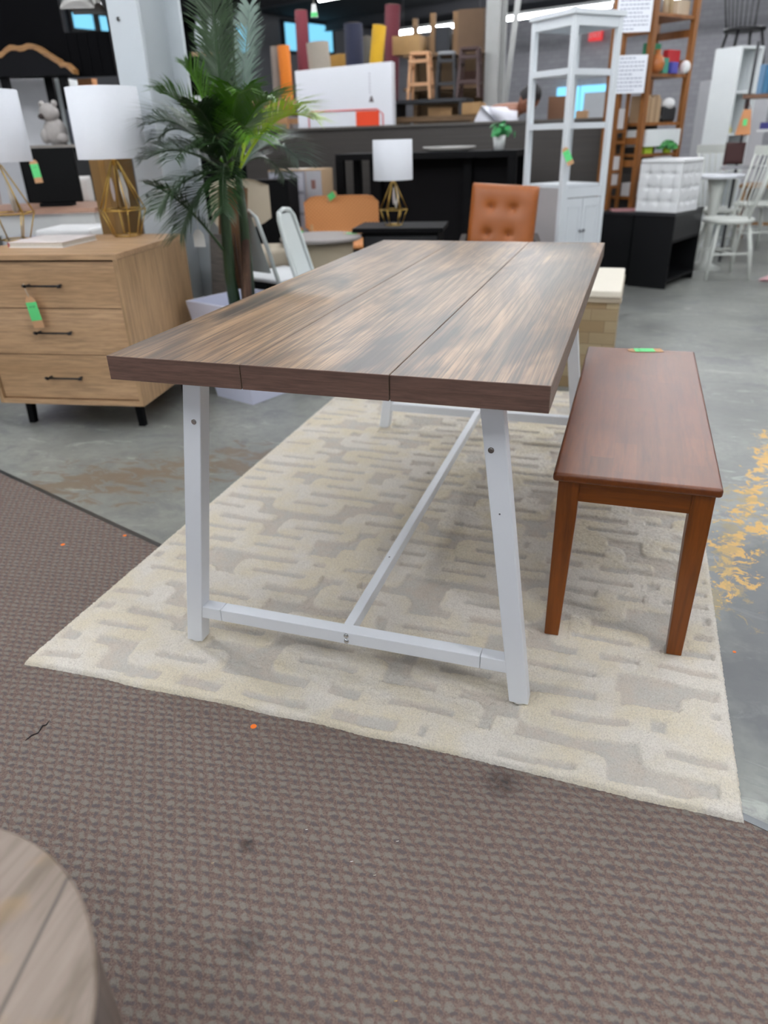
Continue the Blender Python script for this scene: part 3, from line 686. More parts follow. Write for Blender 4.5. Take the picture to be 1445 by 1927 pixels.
def frond(base, tip, droop, mat, L=0.17, n=34, side=None, up=Vector((0,0,1)), wid=0.0066, start=0.18):
    base = Vector(base); tip = Vector(tip); q = MB()
    ctrl = base.lerp(tip, 0.55) + Vector((0,0,droop))
    def pt_(t): return base*(1-t)**2 + ctrl*2*t*(1-t) + tip*t*t
    pts = [pt_(i/20) for i in range(21)]
    q.tube(pts, [0.006*(1-i/21)+0.0012 for i in range(21)], 6)
    n = int(n*1.7)
    for i in range(n):
        t = start + (1-start)*(i+0.5)/n
        p_ = pt_(t); d = (pt_(min(t+.02,1))-pt_(t-.02)).normalized()
        s_ = d.cross(up).normalized()
        nrm = s_.cross(d).normalized()
        Lk = L*(0.55+0.9*math.sin(pi*min(1,(t-start)/(1-start)*0.85+0.12)))*0.8*random.uniform(.88,1.1)
        for sg in (-1,1):
            dirv = (d*random.uniform(.85,1.1) + s_*sg*0.8 + nrm*random.uniform(.15,.5)).normalized()
            m1 = p_ + dirv*Lk*0.5; m2 = p_ + dirv*Lk + Vector((0,0,-Lk*0.18))
            wv = dirv.cross(nrm).normalized()*wid*0.5; fold = nrm*0.0015
            q.add([p_-wv*.5, p_+wv*.5, m1+wv+fold, m1-wv+fold, m2], [(0,1,2,3),(3,2,4)], 0, True)
    q.build('frond', mat, pl)
F = lambda u, v, d, *a, **k: frond(lc(a[0]), lc(AT(u,v,d)), *a[1:], **k)
hub = AT(432,330,3.42); hub2 = AT(450,320,3.48)
F(300,260,3.6, hub, 0.18, FM[0], L=.16, n=36)
F(330,300,3.0, hub, 0.14, FM[0], L=.15, n=34)
F(400,210,3.2, hub, 0.10, FM[1], L=.15, n=34)
F(500,240,3.6, hub2, 0.14, FM[2], L=.15, n=34)
F(370,200,3.1, hub, 0.10, FM[0], L=.15, n=34)
F(388,-120,3.35, hub, 0.02, FM[0], L=.15, n=46)
F(432,-90,3.5, hub2, 0.05, FM[0], L=.14, n=46)
F(470,10,3.75, hub2, 0.04, FM[3], L=.13, n=40)
F(350,130,3.35, hub, 0.12, FM[1], L=.15)
F(300,175,3.3, hub, 0.14, FM[1], L=.16)
F(280,235,3.45, hub, 0.16, FM[0], L=.20, n=40)
F(275,300,3.4, hub, 0.12, FM[0], L=.19, n=40)
F(272,345,3.2, AT(420,470,3.4), 0.10, FM[0], L=.09, n=26)
F(300,395,3.15, hub, 0.12, FM[0], L=.17, n=34)
F(340,440,3.2, hub, 0.13, FM[0], L=.17, n=34)
F(590,225,3.35, hub2, 0.17, FM[2], L=.20, n=44)
F(520,190,3.1, hub, 0.16, FM[1], L=.18, n=40)
F(455,175,3.0, hub, 0.16, FM[1], L=.17)
F(560,300,3.8, hub2, 0.16, FM[3], L=.20, n=36)
F(535,335,3.8, hub2, 0.14, FM[0], L=.14, n=34)
F(400,270,2.95, hub, 0.14, FM[0], L=.17, n=34)
F(480,260,3.05, hub, 0.18, FM[1], L=.19, n=38)
F(340,230,3.7, hub, 0.14, FM[0], L=.18, n=36)
F(420,400,3.05, hub, 0.20, FM[0], L=.15, n=30)
F(395,60,3.7, hub2, 0.02, FM[0], L=.16, n=40)
# small white hang tag on a frond
p = AT(372,432,3.28)
ht = thing('hang_tag', 'small blank white tag hanging from a low palm frond', 'tag', p, radians(10))
MB().prism([(-.025,-.07),(.025,-.07),(.025,-.02),(.01,0),(-.01,0),(-.025,-.02)],-.0006,.0006,T=Matrix.Rotation(radians(90),4,'X')).build('card', P('#ecebe8',0.7), ht)
MB().tube([(0,0,0),(0.004,0,0.03),(-.002,0,0.075)],.0008,5).build('string', STRING, ht)

# ================================================================ BACKGROUND, behind the dining table
def spot(u, v, d, z=0.0): p = AT(u, v, d); return Vector((p.x, p.y, z))
YV = YAW
# --- black console desk along the partition
x0 = ATY(630,288,4.75).x; x1 = ATY(972,285,4.75).x; zt = 1.015
dk = thing('console_desk', 'long black console desk in front of the dark partition', 'desk', ((x0+x1)/2,4.98,0)); hw = (x1-x0)/2
MB().box(-hw,-.23,zt-.045,hw,.23,zt).build('top', BLACK, dk, bevel=0.002)
for sx in (-1,1):
    for sy in (-1,1):
        MB().box(sx*(hw-.03)-.03,sy*.2-.03,0,sx*(hw-.03)+.03,sy*.2+.03,zt-.0455).build('leg', BLACK, dk)
MB().box(-hw+.24,-.1,.0,-hw+.33,.0,zt-.0455).build('side_panel', BLACK, dk)
MB().box(-hw+.33,-.02,.08,hw-.06,.0,zt-.0455).build('back_panel', P('#111012',0.7,spec=.1), dk)
MB().box(hw-.42,-.1,.0,hw-.36,-.02,zt-.0455).build('side_panel', BLACK, dk)
# tray and small plant on it
p = ATY(845,270,4.95); tr = MB().lathe([(0.10,0),(0.15,0.012),(0.155,0.022),(0.145,0.018),(0.10,0.008)],32); 
tag(tr.build('tray', P('#b9b6b2',0.4)), 'low silvery oval tray on the black console desk', 'tray', loc=(p.x,4.95,zt)).scale = (1.35,0.8,1.6)
p = ATY(938,272,4.9)
sp = thing('potted_plant', 'small green leafy plant in a white pot on the black console desk', 'plant', (p.x,4.92,zt))
MB().lathe([(0.038,0),(0.048,0.10),(0.044,0.10),(0.04,0.08)],20).build('pot', P('#dcdedd',0.5), sp)
def leafball(r, n, sz, seed, flat=0.7):
    rr = random.Random(seed); q = MB()
    for k in range(n):
        a = rr.uniform(0,2*pi); e = rr.uniform(-0.4,1.3); rad = r*rr.uniform(.45,1)
        c = Vector((cos(a)*cos(e)*rad, sin(a)*cos(e)*rad, sin(e)*rad*flat)); q.tube([(0,0,-.02),c*0.6,c],[.0015,.0012,.001],4)
        n_ = (c.normalized()+Vector((rr.uniform(-.5,.5),rr.uniform(-.5,.5),rr.uniform(0,.6)))).normalized()
        t1 = n_.orthogonal().normalized()*sz; t2 = n_.cross(t1).normalized()*sz*.7
        q.add([c-t1, c-t1*.3+t2, c+t1*.5+t2*.8, c+t1*1.1, c+t1*.5-t2*.8, c-t1*.3-t2, c+n_*sz*.15],[(0,1,6),(1,2,6),(2,3,6),(3,4,6),(4,5,6),(5,0,6)],0,True)
    return q
lv = leafball(.11, 26, .03, 3).build('foliage', P('#2f8b4a',0.45,var=.3,scale=30), sp); lv.location = (0.03,-0.02,.12)
price_tag('kraft tag with green sticker lying on the left end of the black console desk', (x0+0.30,4.80,zt+0.004), Matrix(((0,0,-1,0),(1,0,0,0),(0,-1,0,0),(0,0,0,1))).to_euler(), 2.0, group='kraft price tags')
# --- black side table with third lamp
p = spot(755,418,4.85); stt = thing('side_table', 'low black square side table under the third lamp', 'table', p, radians(8))
MB().box(-.28,-.18,.605,.28,.2,.63).build('top', BLACK, stt, bevel=.002)
MB().box(-.22,-.14,.0,.25,.17,.6045).build('cabinet_body', P('#09090b',0.6,spec=.12), stt)
MB().box(-.21,-.146,.33,.24,-.141,.58).build('drawer', P('#141418',0.4), stt)
lc3 = dup(lampA, 'gold wire table lamp with white drum shade on the black side table', spot(741,412,4.85,.6305), 1.1)
lc3.scale = (0.80,0.80,0.80)
# --- dark mug things beside: small metal stand on the table
p = spot(795,436,4.95,0.45)
# --- woven orange chair
def curved_back(w_, h_, curve, th=0.02, nu=14, nv=8, round_=0.25, tilt=0.0):
    q = MB()
    def f(off):
        def g(u, v):
            x = (u-.5)*w_; z = v*h_
            e = max(0, abs(u-.5)*2-(1-round_))/round_; k = 1-0.35*e*e
            z = h_/2+(z-h_/2)*k
            return (x, curve*(1-(2*u-1)**2)+off-tilt*v, z)
        return g
    q.grid(f(0), nu, nv); n0 = nu*nv; q.grid(f(th), nu, nv)
    ring = [i for i in range(nu)]+[j*nu+nu-1 for j in range(1,nv)]+[(nv-1)*nu+i for i in range(nu-2,-1,-1)]+[j*nu for j in range(nv-2,0,-1)]
    for a, b in zip(ring, ring[1:]+ring[:1]): q.f.append([a,b,b+n0,a+n0]); q.m.append(0); q.sm.append(False)
    return q
def weave():
    m = N('woven_cord'); v = m.mapping(); sep = m.n.new('ShaderNodeSeparateXYZ'); m.link(v, sep.inputs[0])
    a = m.math('SINE', m.math('MULTIPLY', sep.outputs[0], 260)); b = m.math('SINE', m.math('MULTIPLY', sep.outputs[2], 260)); w_ = m.math('MULTIPLY', a, b)
    c = m.mix(m.math('ADD', m.math('MULTIPLY', w_, .5), .5), C('#b36c34'), C('#e6a56c')); m.bump(w_, .4, .003); return m.done(c, .7)
WV = weave(); LWD = wood('beech','#b08050','#c49664','#b98a58','z',1,.5,.1)
oc = thing('woven_chair', 'chair with wide orange woven cord backrest and wooden legs', 'chair', spot(645,440,5.35), radians(14))
oc.scale=(1.08,1.08,1.0)
b = curved_back(.47,.235,.05,.018).build('backrest', WV, oc, bevel=.004); b.location = (0,-.02,.545)
MB().box(-.22,-.02,.43,.22,.40,.46).build('seat', WV, oc, bevel=.015)
for sx in (-1,1):
    MB().tube([(sx*.21,.03,0),(sx*.205,.0,.45),(sx*.2,.0,.60)],[.013,.017,.012],10).build('leg', LWD, oc)
    MB().tube([(sx*.20,.40,0),(sx*.19,.37,.43)],[.012,.017],10).build('leg', LWD, oc)
price_tag('kraft tag with green sticker on top of the orange woven chair back', on(oc,-.03,-.03,.80), (radians(20),radians(60),0), 1.7, group='kraft price tags')
# --- brown leather armchair
LEA = P('#96521f', 0.38, var=.12, scale=8, spec=.5)
ac = thing('leather_armchair', 'tan brown leather armchair back with four deep buttons', 'armchair', spot(940,455,4.65), radians(10))
def cushion(w_, h_, d_, buttons, nu=40, nv=40):
    q = MB()
    def f(sgn):
        def g(u, v):
            x = (u-.5)*w_; z = v*h_; ex = 1-(2*u-1)**8; ez = 1-(2*v-1)**8; y = sgn*d_/2*(ex*ez)**.35
            for bx_, bz in buttons:
                r2 = ((x-bx_)**2+(z-bz)**2); y -= sgn*0.022*math.exp(-r2/0.00035) if sgn < 0 else 0
                y -= sgn*0.008*math.exp(-r2/0.0025) if sgn < 0 else 0
            return (x, y, z)
        return g
    q.grid(f(-1), nu, nv); q.grid(f(1), nu, nv); return q
bk_ = cushion(.40,.36,.10,[(-.075,.23),(.055,.23),(-.085,.08),(.045,.08)]).build('backrest', LEA, ac)
bk_.location = (-.0,0,.50); bk_.rotation_euler = (radians(-10),radians(4),0)
bt = MB()
for bx_, bz in [(-.075,.23),(.055,.23),(-.085,.08),(.045,.08)]: bt.ball((bx_,-.022,bz),(.011,.006,.011),12,8)
q = bt.build('buttons', P('#8a4a1f',0.4), bk_)
MB().box(-.20,.06,.34,.20,.50,.46).build('seat_cushion', LEA, ac, bevel=.03, seg=4)
for sx in (-1,1):
    q = MB().box(sx*.235-.02,-.02,.50,sx*.235+.02,.5,.53); q.build('armrest', P('#2b1d15',0.4), ac, bevel=.006)
    for y in (0.0,.46): MB().bar((sx*.235,y,0),(sx*.235,y,.4995),.03,.03).build('leg', P('#2b1d15',0.4), ac)
MB().box(-.215,.03,.28,.215,.5,.335).build('seat_frame', P('#2b1d15',0.4), ac)
# --- tall white shelving unit with cabinet doors
W3 = P('#d5dade',0.4,var=.02)
sh = thing('shelving_unit', 'tall white open shelving unit with panelled cabinet doors below', 'shelf', (0.457,4.155,0), radians(48))
# local +x runs along the door front to the back right, +y along the side to the back left
LX, LY, SHH = .40, .40, 1.78
for x in (0,LX-.035):
    for y in (0,LY-.035): MB().box(x,y,0,x+.035,y+.035,SHH-.03).build('post', W3, sh, bevel=.002)
MB().box(-.012,-.012,SHH-.0295,LX+.012,LY+.012,SHH).build('top', W3, sh, bevel=.002)
for y in (0.004,LY-.03): MB().box(.036,y,SHH-.085,LX-.036,y+.02,SHH-.03).build('rail', W3, sh)
for x in (0.004,LX-.03): MB().box(x,.036,SHH-.085,x+.02,LY-.036,SHH-.03).build('rail', W3, sh)
for z in (1.44,1.14): MB().box(.0,.036,z,LX,LY-.036,z+.035).build('shelf', W3, sh); 
MB().box(.036,.036,.79,LX-.036,LY-.036,.81).build('cabinet_top', W3, sh)
MB().box(.036,LY-.03,.06,LX-.036,LY-.015,.79).build('back_panel', W3, sh)
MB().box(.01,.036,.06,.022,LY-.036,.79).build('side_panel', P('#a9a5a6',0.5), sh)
MB().box(.036,.002,.73,LX-.036,.02,.79).build('rail', W3, sh)
for k in (0,1):
    a = .038+k*.164; dq = MB().box(a,.004,.08,a+.16,.018,.725); dq.box(a+.03,-.0,.14,a+.034,.004,.67); dq.box(a+.13,-.0,.14,a+.134,.004,.67); dq.box(a+.03,0,.67,a+.134,.004,.674)
    dd_ = dq.build('door', W3, sh, bevel=.001)
    MB().ball((a+(.145 if k==0 else .015),-.012,.52),.011).build('knob', P('#8f9296',0.3,1), dd_)
SHM = Matrix.Rotation(radians(48),4,'Z')
p = SHM @ Vector((-.025,-.02,0)) + Vector((0.457,4.155,0))
price_tag('kraft tag with green sticker hanging slanted on the tall white shelving unit', (p.x,p.y,1.03), (0,radians(-28),radians(15)), 1.75, [(0,0,0),(0,0,.03),(.01,.01,.05)], group='kraft price tags')
# --- printed cardboard box
pb = thing('cardboard_box', 'tall cardboard box printed with a grey drawer chest', 'box', spot(575,450,6.0), radians(6))
pb.scale=(1.08,1,1.0)
MB().box(-.19,-.15,0,.19,.15,.93).build('carton', P('#a98f70',0.8), pb)
q = MB(); q.box(-.188,-.153,0.02,.075,-.1505,.92); g1 = q.build('printed_front', P('#8e8f98',0.6), pb)
q = MB()
for i in range(2):
    for j in range(5): q.box(-.18+i*.125,-.155,.92-.145*(j+1)+.012,-.18+i*.125+.112,-.1532,.92-.145*j-.012)
q.build('drawer_picture', P('#b2b4bf',0.6), g1)
q = MB()
for i in range(2):
    for j in range(5): q.box(-.155+i*.125,-.157,.92-.145*j-.045,-.105+i*.125,-.1552,.92-.145*j-.038)
q.build('handle_picture', P('#5a5c66',0.6), g1)
MB().box(.08,-.153,.02,.188,-.1505,.92).build('printed_side', P('#9fa0a6',0.6), pb)
MB().box(.115,-.155,.80,.145,-.1532,.86).build('label_picture', P('#7a5750',0.6), pb)
MB().box(-.10,-.12,.931,.06,.12,.932).build('packing_tape', P('#d9cdbf',0.4), pb)
price_tag('kraft tag with green sticker hanging before the printed cardboard box', on(pb,-.06,-.162,.80), (0,0,radians(6)), 1.9, [(0,0,0),(0,0,.04),(0.0,.007,.08)], group='kraft price tags')
# --- round grey side table on drum base
rt = thing('round_side_table', 'small round grey side table on a beige base behind the dining table', 'table', spot(606,487,4.70))
MB().lathe([(.24,.575),(.25,.58),(.25,.592),(.243,.598)],48).build('tabletop', P('#8d8784',0.55,var=.1), rt)
MB().lathe([(.14,0),(.18,.25),(.20,.575)],40).build('drum_base', P('#a99c86',0.7), rt)
price_tag('kraft tag with green sticker lying on the round grey side table', (spot(648,466,4.75).x,spot(648,466,4.75).y,.603), Matrix(((0,0,-1,0),(1,0,0,0),(0,-1,0,0),(0,0,0,1))).to_euler(), 1.9, group='kraft price tags')
# small plank end table behind it
wt = thing('plank_table', 'low wooden plank table edge between the round table and the cardboard box', 'table', spot(584,462,5.2), radians(10))
MB().box(-.15,-.08,.475,.15,.08,.50).build('tabletop', P('#b78b6a',0.5), wt)
for sx in (-.13,.13):
    for sy in (-.06,.06): MB().bar((sx,sy,0),(sx,sy,.4745),.03,.03).build('leg', P('#b78b6a',0.5), wt)
price_tag('kraft tag with green sticker standing on the low plank table', spot(568,448,5.15,.602), (radians(-8),radians(14),radians(10)), 1.7, group='kraft price tags')
# --- white metal chairs
WM = P('#d5dcda',0.35,var=.02)
def metal_chair(label, loc, rz):
    t = thing('metal_chair', label, 'chair', loc, rz, 'white metal chairs')
    MB().box(-.19,-.19,.445,.19,.19,.465).build('seat', P('#e8ebee',0.35), t, bevel=.012, seg=3)
    # backrest on the +y side, frame tube
    for sx in (-1,1):
        MB().tube([(sx*.18,.20,0),(sx*.17,.18,.44),(sx*.165,.23,.62),(sx*.14,.27,.78),(sx*.10,.28,.81)],.011,10).build('back_post', WM, t)
        MB().tube([(sx*.19,-.2,0),(sx*.175,-.17,.44)],.012,10).build('leg', WM, t)
    MB().tube([(-.10,.28,.81),(0,.285,.82),(.10,.28,.81)],.011,10).build('top_rail', WM, t)
    q = MB()
    q.grid(lambda u,v: ((u-.5)*.26*(1-.15*v), .195+.085*v, .50+.30*v), 6, 8); q.grid(lambda u,v: ((u-.5)*.26*(1-.15*v), .205+.085*v, .50+.30*v), 6, 8)
    q.build('backrest', WM, t)
    return t
metal_chair('white metal chair with solid back right of the palm stems', spot(532,525,4.2), radians(158))
metal_chair('white metal chair turned side on, its narrow back before the round grey table', spot(644,505,3.82), radians(100))
# --- beige upholstered chair and dark cabinet behind palm
BE = P('#b3a794',0.85,var=.06)
bc = thing('upholstered_chair', 'beige upholstered chair with curved back behind the palm', 'chair', spot(470,400,4.66), radians(55))
b = curved_back(.36,.26,.09,.05,round_=.5).build('backrest', BE, bc, bevel=.02, seg=3); b.location = (0,.1,.66)
b = cushion(.36,.12,.36,[],20,12).build('seat', BE, bc); b.location = (0,-.06,.44)
for sx in (-.14,.14):
    for sy in (-.2,.12): MB().cyl((sx,sy,0),(sx*.9,sy*.9,.45),.009,.012,10).build('leg', BLACK, bc)
dc = thing('dark_cabinet', 'black cabinet standing in the gap left of the printed cardboard box', 'cabinet', spot(507,420,5.55), radians(5))
MB().box(-.20,0,0.04,.16,.22,.88).build('body', P('#08080a',0.7,spec=.1), dc); MB().box(-.195,-.012,.06,-.022,-.001,.86).build('door', P('#0a0a0c',0.6,spec=.12), dc); MB().box(-.018,-.012,.06,.155,-.001,.86).build('door', P('#0a0a0c',0.6,spec=.12), dc)
MB().box(-.18,.02,0,.14,.2,.04).build('plinth', BLACK, dc)
# --- leaning cardboard and grey board right of column
lb = thing('leaning_board', 'brown board leaning behind the palm planter', 'board', spot(415,500,3.86), radians(-25))
q = MB().box(-.11,-.01,0,.11,.01,.93); b = q.build('board', P('#7a5638',0.8), lb); b.rotation_euler = (radians(-8),0,0)
gb = thing('grey_board', 'grey wood grain panel leaning beside the white column', 'board', spot(396,480,3.76), radians(-25))
b = MB().box(-.085,-.008,0,.085,.008,.72).build('panel', wood('grey_panel','#6d6662','#857d77','#787069','x',1,.6), gb); b.rotation_euler = (radians(-6),0,0)
bb = thing('brown_carton', 'tall brown cardboard carton standing behind the right dresser lamp', 'box', spot(213,430,3.95), radians(-12))
MB().box(-.085,0,0,.085,.12,1.13).build('carton', P('#85653a',0.8,var=.04), bb); MB().box(-.02,-.001,.3,.02,0,1.1).build('packing_tape', P('#946f3e',0.4), bb)

# ================================================================ BACKGROUND RIGHT
# --- black cabinets with tufted cube
BR = radians(-22)
BK2 = P('#07080b',0.55,var=.1,spec=.25)
kc = thing('black_cabinet', 'black cabinet with open right side below the white tufted cube', 'cabinet', (1.224,5.084,0), BR)
CW, CD, CH = .31, .62, .56
MB().box(-CW,0,0,0,.018,CH-.026).build('front_panel', BK2, kc); MB().box(-CW,CD-.018,0,0,CD,CH-.026).build('back_panel', BK2, kc)
MB().box(-CW,.018,0,-CW+.018,CD-.018,CH-.026).build('side_panel', BK2, kc)
MB().box(-CW+.018,.018,.05,0,CD-.018,.07).build('shelf', BK2, kc); MB().box(-CW+.018,.018,.34,0,CD-.018,.36).build('shelf', BK2, kc)
MB().box(-.02,.018,.36,0,CD-.018,CH-.026).build('drawer_front', P('#1b1a1d',0.45), kc)
MB().box(-CW-.005,-.01,CH-.0255,.005,CD+.005,CH).build('top', P('#2a2a2e',0.35), kc, bevel=.002)
kd = thing('black_cabinet', 'black cabinet left of the one with the open side, behind the white shelving', 'cabinet', Vector((1.224,5.084,0))+Matrix.Rotation(BR,3,'Z')@Vector((-CW-.02,.04,0)), BR)
MB().box(-.36,0,0,0,.17,.53).build('body', BK2, kd); MB().box(-.36,-.01,.5305,0,.17,.55).build('top', P('#242428',0.35), kd); MB().box(-.355,-.012,.03,-.005,-.001,.525).build('door', BK2, kd)
for (x,y,z) in ((-.10,.10,.551),):
    mg = MB().box(-.10,-.08,0,.10,.08,.012).build('magazine', P('#b9888a',0.4,var=.3,scale=20)); tag(mg, 'pinkish magazine lying on the black cabinet beside the ladder shelf', 'magazine', loc=Vector((1.224,5.084,0))+Matrix.Rotation(BR,3,'Z')@Vector((-CW-.15,.13,.5512)), rotz=.2)
def tufted(s, n=3):
    q = MB(); N_ = 31
    def bumpf(a, b):
        h = 0.0
        for i in range(n):
            for j in range(n):
                ca = (i+.5)/n*.86+.07; cb = (j+.5)/n*.86+.07
                h -= .026*math.exp(-((a-ca)**2+(b-cb)**2)/.0018)
        h -= .012*(math.exp(-((((a-.07)/.86*n)%1-.5)**2)/.004)+math.exp(-((((b-.07)/.86*n)%1-.5)**2)/.004))*(1 if .06<a<.94 and .06<b<.94 else 0)
        return h
    fr_ = [(Vector((-1,-1,0)),Vector((2,0,0)),Vector((0,0,2)),Vector((0,-1,0))),(Vector((1,-1,0)),Vector((0,2,0)),Vector((0,0,2)),Vector((1,0,0))),
          (Vector((1,1,0)),Vector((-2,0,0)),Vector((0,0,2)),Vector((0,1,0))),(Vector((-1,1,0)),Vector((0,-2,0)),Vector((0,0,2)),Vector((-1,0,0)))]
    for o_, a_, b_, n_ in fr_:
        q.grid(lambda u,v: (o_+a_*u+b_*v)*(s/2)+n_*bumpf(u,v), N_, N_)
    return q
cu = thing('tufted_cube', 'white button tufted leather cube stool on the black cabinet', 'ottoman', Vector((1.224,5.084,0))+Matrix.Rotation(BR,3,'Z')@Vector((-.145,.185,CH+.0005)), radians(-28))
LEW = P('#e2e3e4',0.35,var=.03)
tufted(.335).build('tufted_sides', LEW, cu); MB().box(-.17,-.17,.3355,.17,.17,.365).build('lid', LEW, cu, bevel=.012, seg=3); MB().box(-.16,-.16,0,.16,.16,.02).build('base', BLACK, cu)
# --- brown open bookcase
BW_ = wood('chestnut','#7a4a22','#96602e','#8a5527','z',1,.45,.1)
A_ = AT(1190,392,6.3); FRp = AT(1305,330,6.75)
bcx = thing('bookcase', 'tall brown wooden ladder bookcase crowded with toys and books', 'bookcase', spot(1205,250,6.3), math.atan2(FRp.y-A_.y, FRp.x-A_.x)-.0)
bw_, bd_ = .50, .34; BH_ = 2.35
fx = [0, bw_]
for x in fx:
    for y in (0, bd_): MB().box(x-.022,y-.022,0,x+.022,y+.022,BH_).build('post', BW_, bcx, bevel=.003)
SZ = [.62,.93,1.15,1.48,1.86]
for z in SZ: MB().box(.023,-.01,z,bw_-.023,bd_+.01,z+.022).build('shelf', BW_, bcx)
for x in fx:
    for z in (.86,1.02,1.55,1.75,2.1): MB().box(x-.01,.023,z,x+.01,bd_-.023,z+.05).build('side_rail', BW_, bcx)
def boxthing(name, label, cat, th_, x, y, z, sx, sy, sz, hexc, group=None, rough=.5, rz=0, bev=.003, var=.06):
    m = MB().box(-sx/2,-sy/2,0,sx/2,sy/2,sz).build(name, P(hexc,rough,var=var), None, bevel=bev)
    return tag(m, label, cat, group, on(th_,x,y,z+.0005), th_.rotation_euler[2]+rz)
def book_row(th_, x, y, z, n, w_, h_, dep, cols, label, group):
    for k in range(n):
        hh = h_*random.uniform(.85,1)
        c_ = cols[k%len(cols)]
        t = thing('book', label % ('leftmost','second','third','fourth','fifth','sixth','rightmost')[k if n>3 else (0,1,6)[k]], 'book', on(th_,x+k*w_,y,z+.0005), th_.rotation_euler[2], group)
        MB().box(0,0,0,w_*.92,dep,hh).build('cover', P(c_,.5), t); MB().box(w_*.12,.002,hh,w_*.8,dep-.005,hh+.001).build('pages', P('#d8d2c2',.8), t)
book_row(bcx, .05, .0, SZ[2]+.022, 7, .024, .19, .16, ['#a58a6c','#927659','#b09574'], '%s tan book in the row on the middle bookcase shelf', 'tan books on the bookcase')
g = boxthing('game_box','green boxed game on the upper bookcase shelf','box',bcx,.15,.10,SZ[3]+.022,.17,.04,.20,'#1f7a55')
boxthing('game_box','red boxed game on the upper bookcase shelf','box',bcx,.35,.06,SZ[3]+.022,.15,.05,.16,'#b3222a')
boxthing('toy_box','small violet blue box before the red game box','box',bcx,.295,.0,SZ[3]+.022,.08,.05,.075,'#4b4aa0')
boxthing('toy_box','small teal and white box before the green game box','box',bcx,.19,.01,SZ[3]+.022,.07,.05,.10,'#3f8f78',var=.3)
vs_ = MB().lathe([(.02,0),(.05,.02),(.058,.06),(.045,.10),(.02,.125),(.024,.15)],24).build('vase', P('#a5602c',.4,var=.2)); tag(vs_, 'round brown vase at the left end of the upper bookcase shelf','vase',loc=on(bcx,.095,-.0,SZ[3]+.0225))
tag(MB().ball((0,0,.045),(.04,.03,.045)).build('white_ball', P('#e3e3e3',.6)), 'small white round toy at the right end of the upper bookcase shelf','toy',loc=on(bcx,.445,-.01,SZ[3]+.0225))
bag = thing('handbag','black handbag with white pouch on the middle bookcase shelf','bag',on(bcx,.36,.05,SZ[2]+.0225),bcx.rotation_euler[2])
MB().box(-.085,-.04,0,.085,.04,.11).build('body', P('#141416',.5), bag, bevel=.02, seg=3); MB().ball((-.01,-.02,.13),(.065,.04,.04)).build('pouch', P('#dcdcdc',.6), bag)
for i, (x, w2, h2, c_, l) in enumerate(((.08,.05,.17,'#8d8d90','grey canister on the top bookcase shelf'),(.16,.04,.22,'#c9b79a','cream bottle on the top bookcase shelf'),(.22,.035,.2,'#b9a684','tan bottle right of the cream one on the top bookcase shelf'))):
    tag(MB().lathe([(w2*.5,0),(w2*.5,h2*.7),(w2*.25,h2*.8),(w2*.25,h2)],16).build('bottle', P(c_,.4)), l, 'bottle', 'bottles on the top bookcase shelf', on(bcx,x,.03,SZ[4]+.0225))
boxthing('wicker_box','cream and tan lidded box on the top right of the bookcase','box',bcx,.40,.10,SZ[4]+.022,.15,.12,.10,'#bfae96',var=.2)
boxthing('storage_box','long white drawer box under the middle shelf of the bookcase','box',bcx,.25,.06,SZ[1]+.072,.43,.2,.12,'#d9dddd')
boxthing('white_bin','white storage bin on the lower left of the bookcase','box',bcx,.13,.05,SZ[0]+.022,.19,.2,.10,'#d5d5d6')
boxthing('lime_pot','lime green square pot behind the tufted cube','pot',bcx,.11,-.01,SZ[1]+.022,.09,.09,.05,'#a8c22a') if False else None
lp_ = thing('potted_plant','bushy green plant in a lime green pot behind the tufted cube','plant',on(bcx,.32,-.035,SZ[1]+.0225),0)
MB().lathe([(.03,0),(.036,.035),(.033,.035),(.03,.02)],20).build('pot', P('#a8c22a',.4), lp_); lf = leafball(.10,60,.028,9,.5).build('foliage', P('#2c7a34',.5,var=.3,scale=30), lp_); lf.location=(0,-.04,.05); lf.scale = (1,.7,.8)
lm = boxthing('lime_box','lime green box left of the bushy plant','box',bcx,.12,-.03,SZ[1]+.0,.10,.06,.085,'#a3bd2c'); lm.location = on(bcx,.12,.02,.9525)
# white boxes seen through the left side of the bookcase
for k, (z, hh) in enumerate(((.73,.09),(.84,.10),(1.13,.14))):
    boxthing('white_carton', ['white carton lowest of three behind the left side of the bookcase','middle white carton behind the left side of the bookcase','top white carton behind the left side of the bookcase'][k], 'box', bcx, -.102, .16, z, .098, .07, hh, '#d8d8d9', 'white cartons left of the bookcase')
crk = thing('storage_rack','brown wooden rack with rungs left of the bookcase','rack',on(bcx,-.17,.12,0),bcx.rotation_euler[2])
for y in (0,.08): MB().box(-.015,y-.015,0,.015,y+.015,1.9).build('post', BW_, crk)
for y in (0,.08): MB().box(.12,y-.012,0,.14,y+.012,1.45).build('post', BW_, crk)
for z in (.71,.822,1.105,1.03): MB().box(.016,-.014,z,.119,.09,z+.018).build('shelf', BW_, crk)
# notices taped on the bookcase
def paper(label, u, v, d, w2, h2, rz):
    t = thing('notice', label, 'sign', AT(u,v,d), rz, 'printed notices')
    MB().box(-w2/2,-.001,-h2/2,w2/2,.001,h2/2).build('sheet', P('#e9ecf3',.6,var=.01), t)
    q = MB(); rr = random.Random(int(u+v))
    n = 9
    for k in range(n):
        x = -w2*.42; z = h2*.42-k*h2*.84/(n-1)
        end = w2*(.42 if k%4 else rr.uniform(0,.3))
        while x < end:
            l = rr.uniform(.012,.03); q.box(x,-.0016,z-.0035,min(x+l,end),-.0011,z+.0035); x += l+.007
    q.build('printed_lines', P('#8f93a6',.7), t); return t
paper('upper white printed notice on the bookcase beside the white shelving', 1194, 24, 6.24, .25, .235, radians(16))
paper('lower white printed notice on the bookcase beside the white shelving', 1184, 140, 6.24, .245, .245, radians(16))
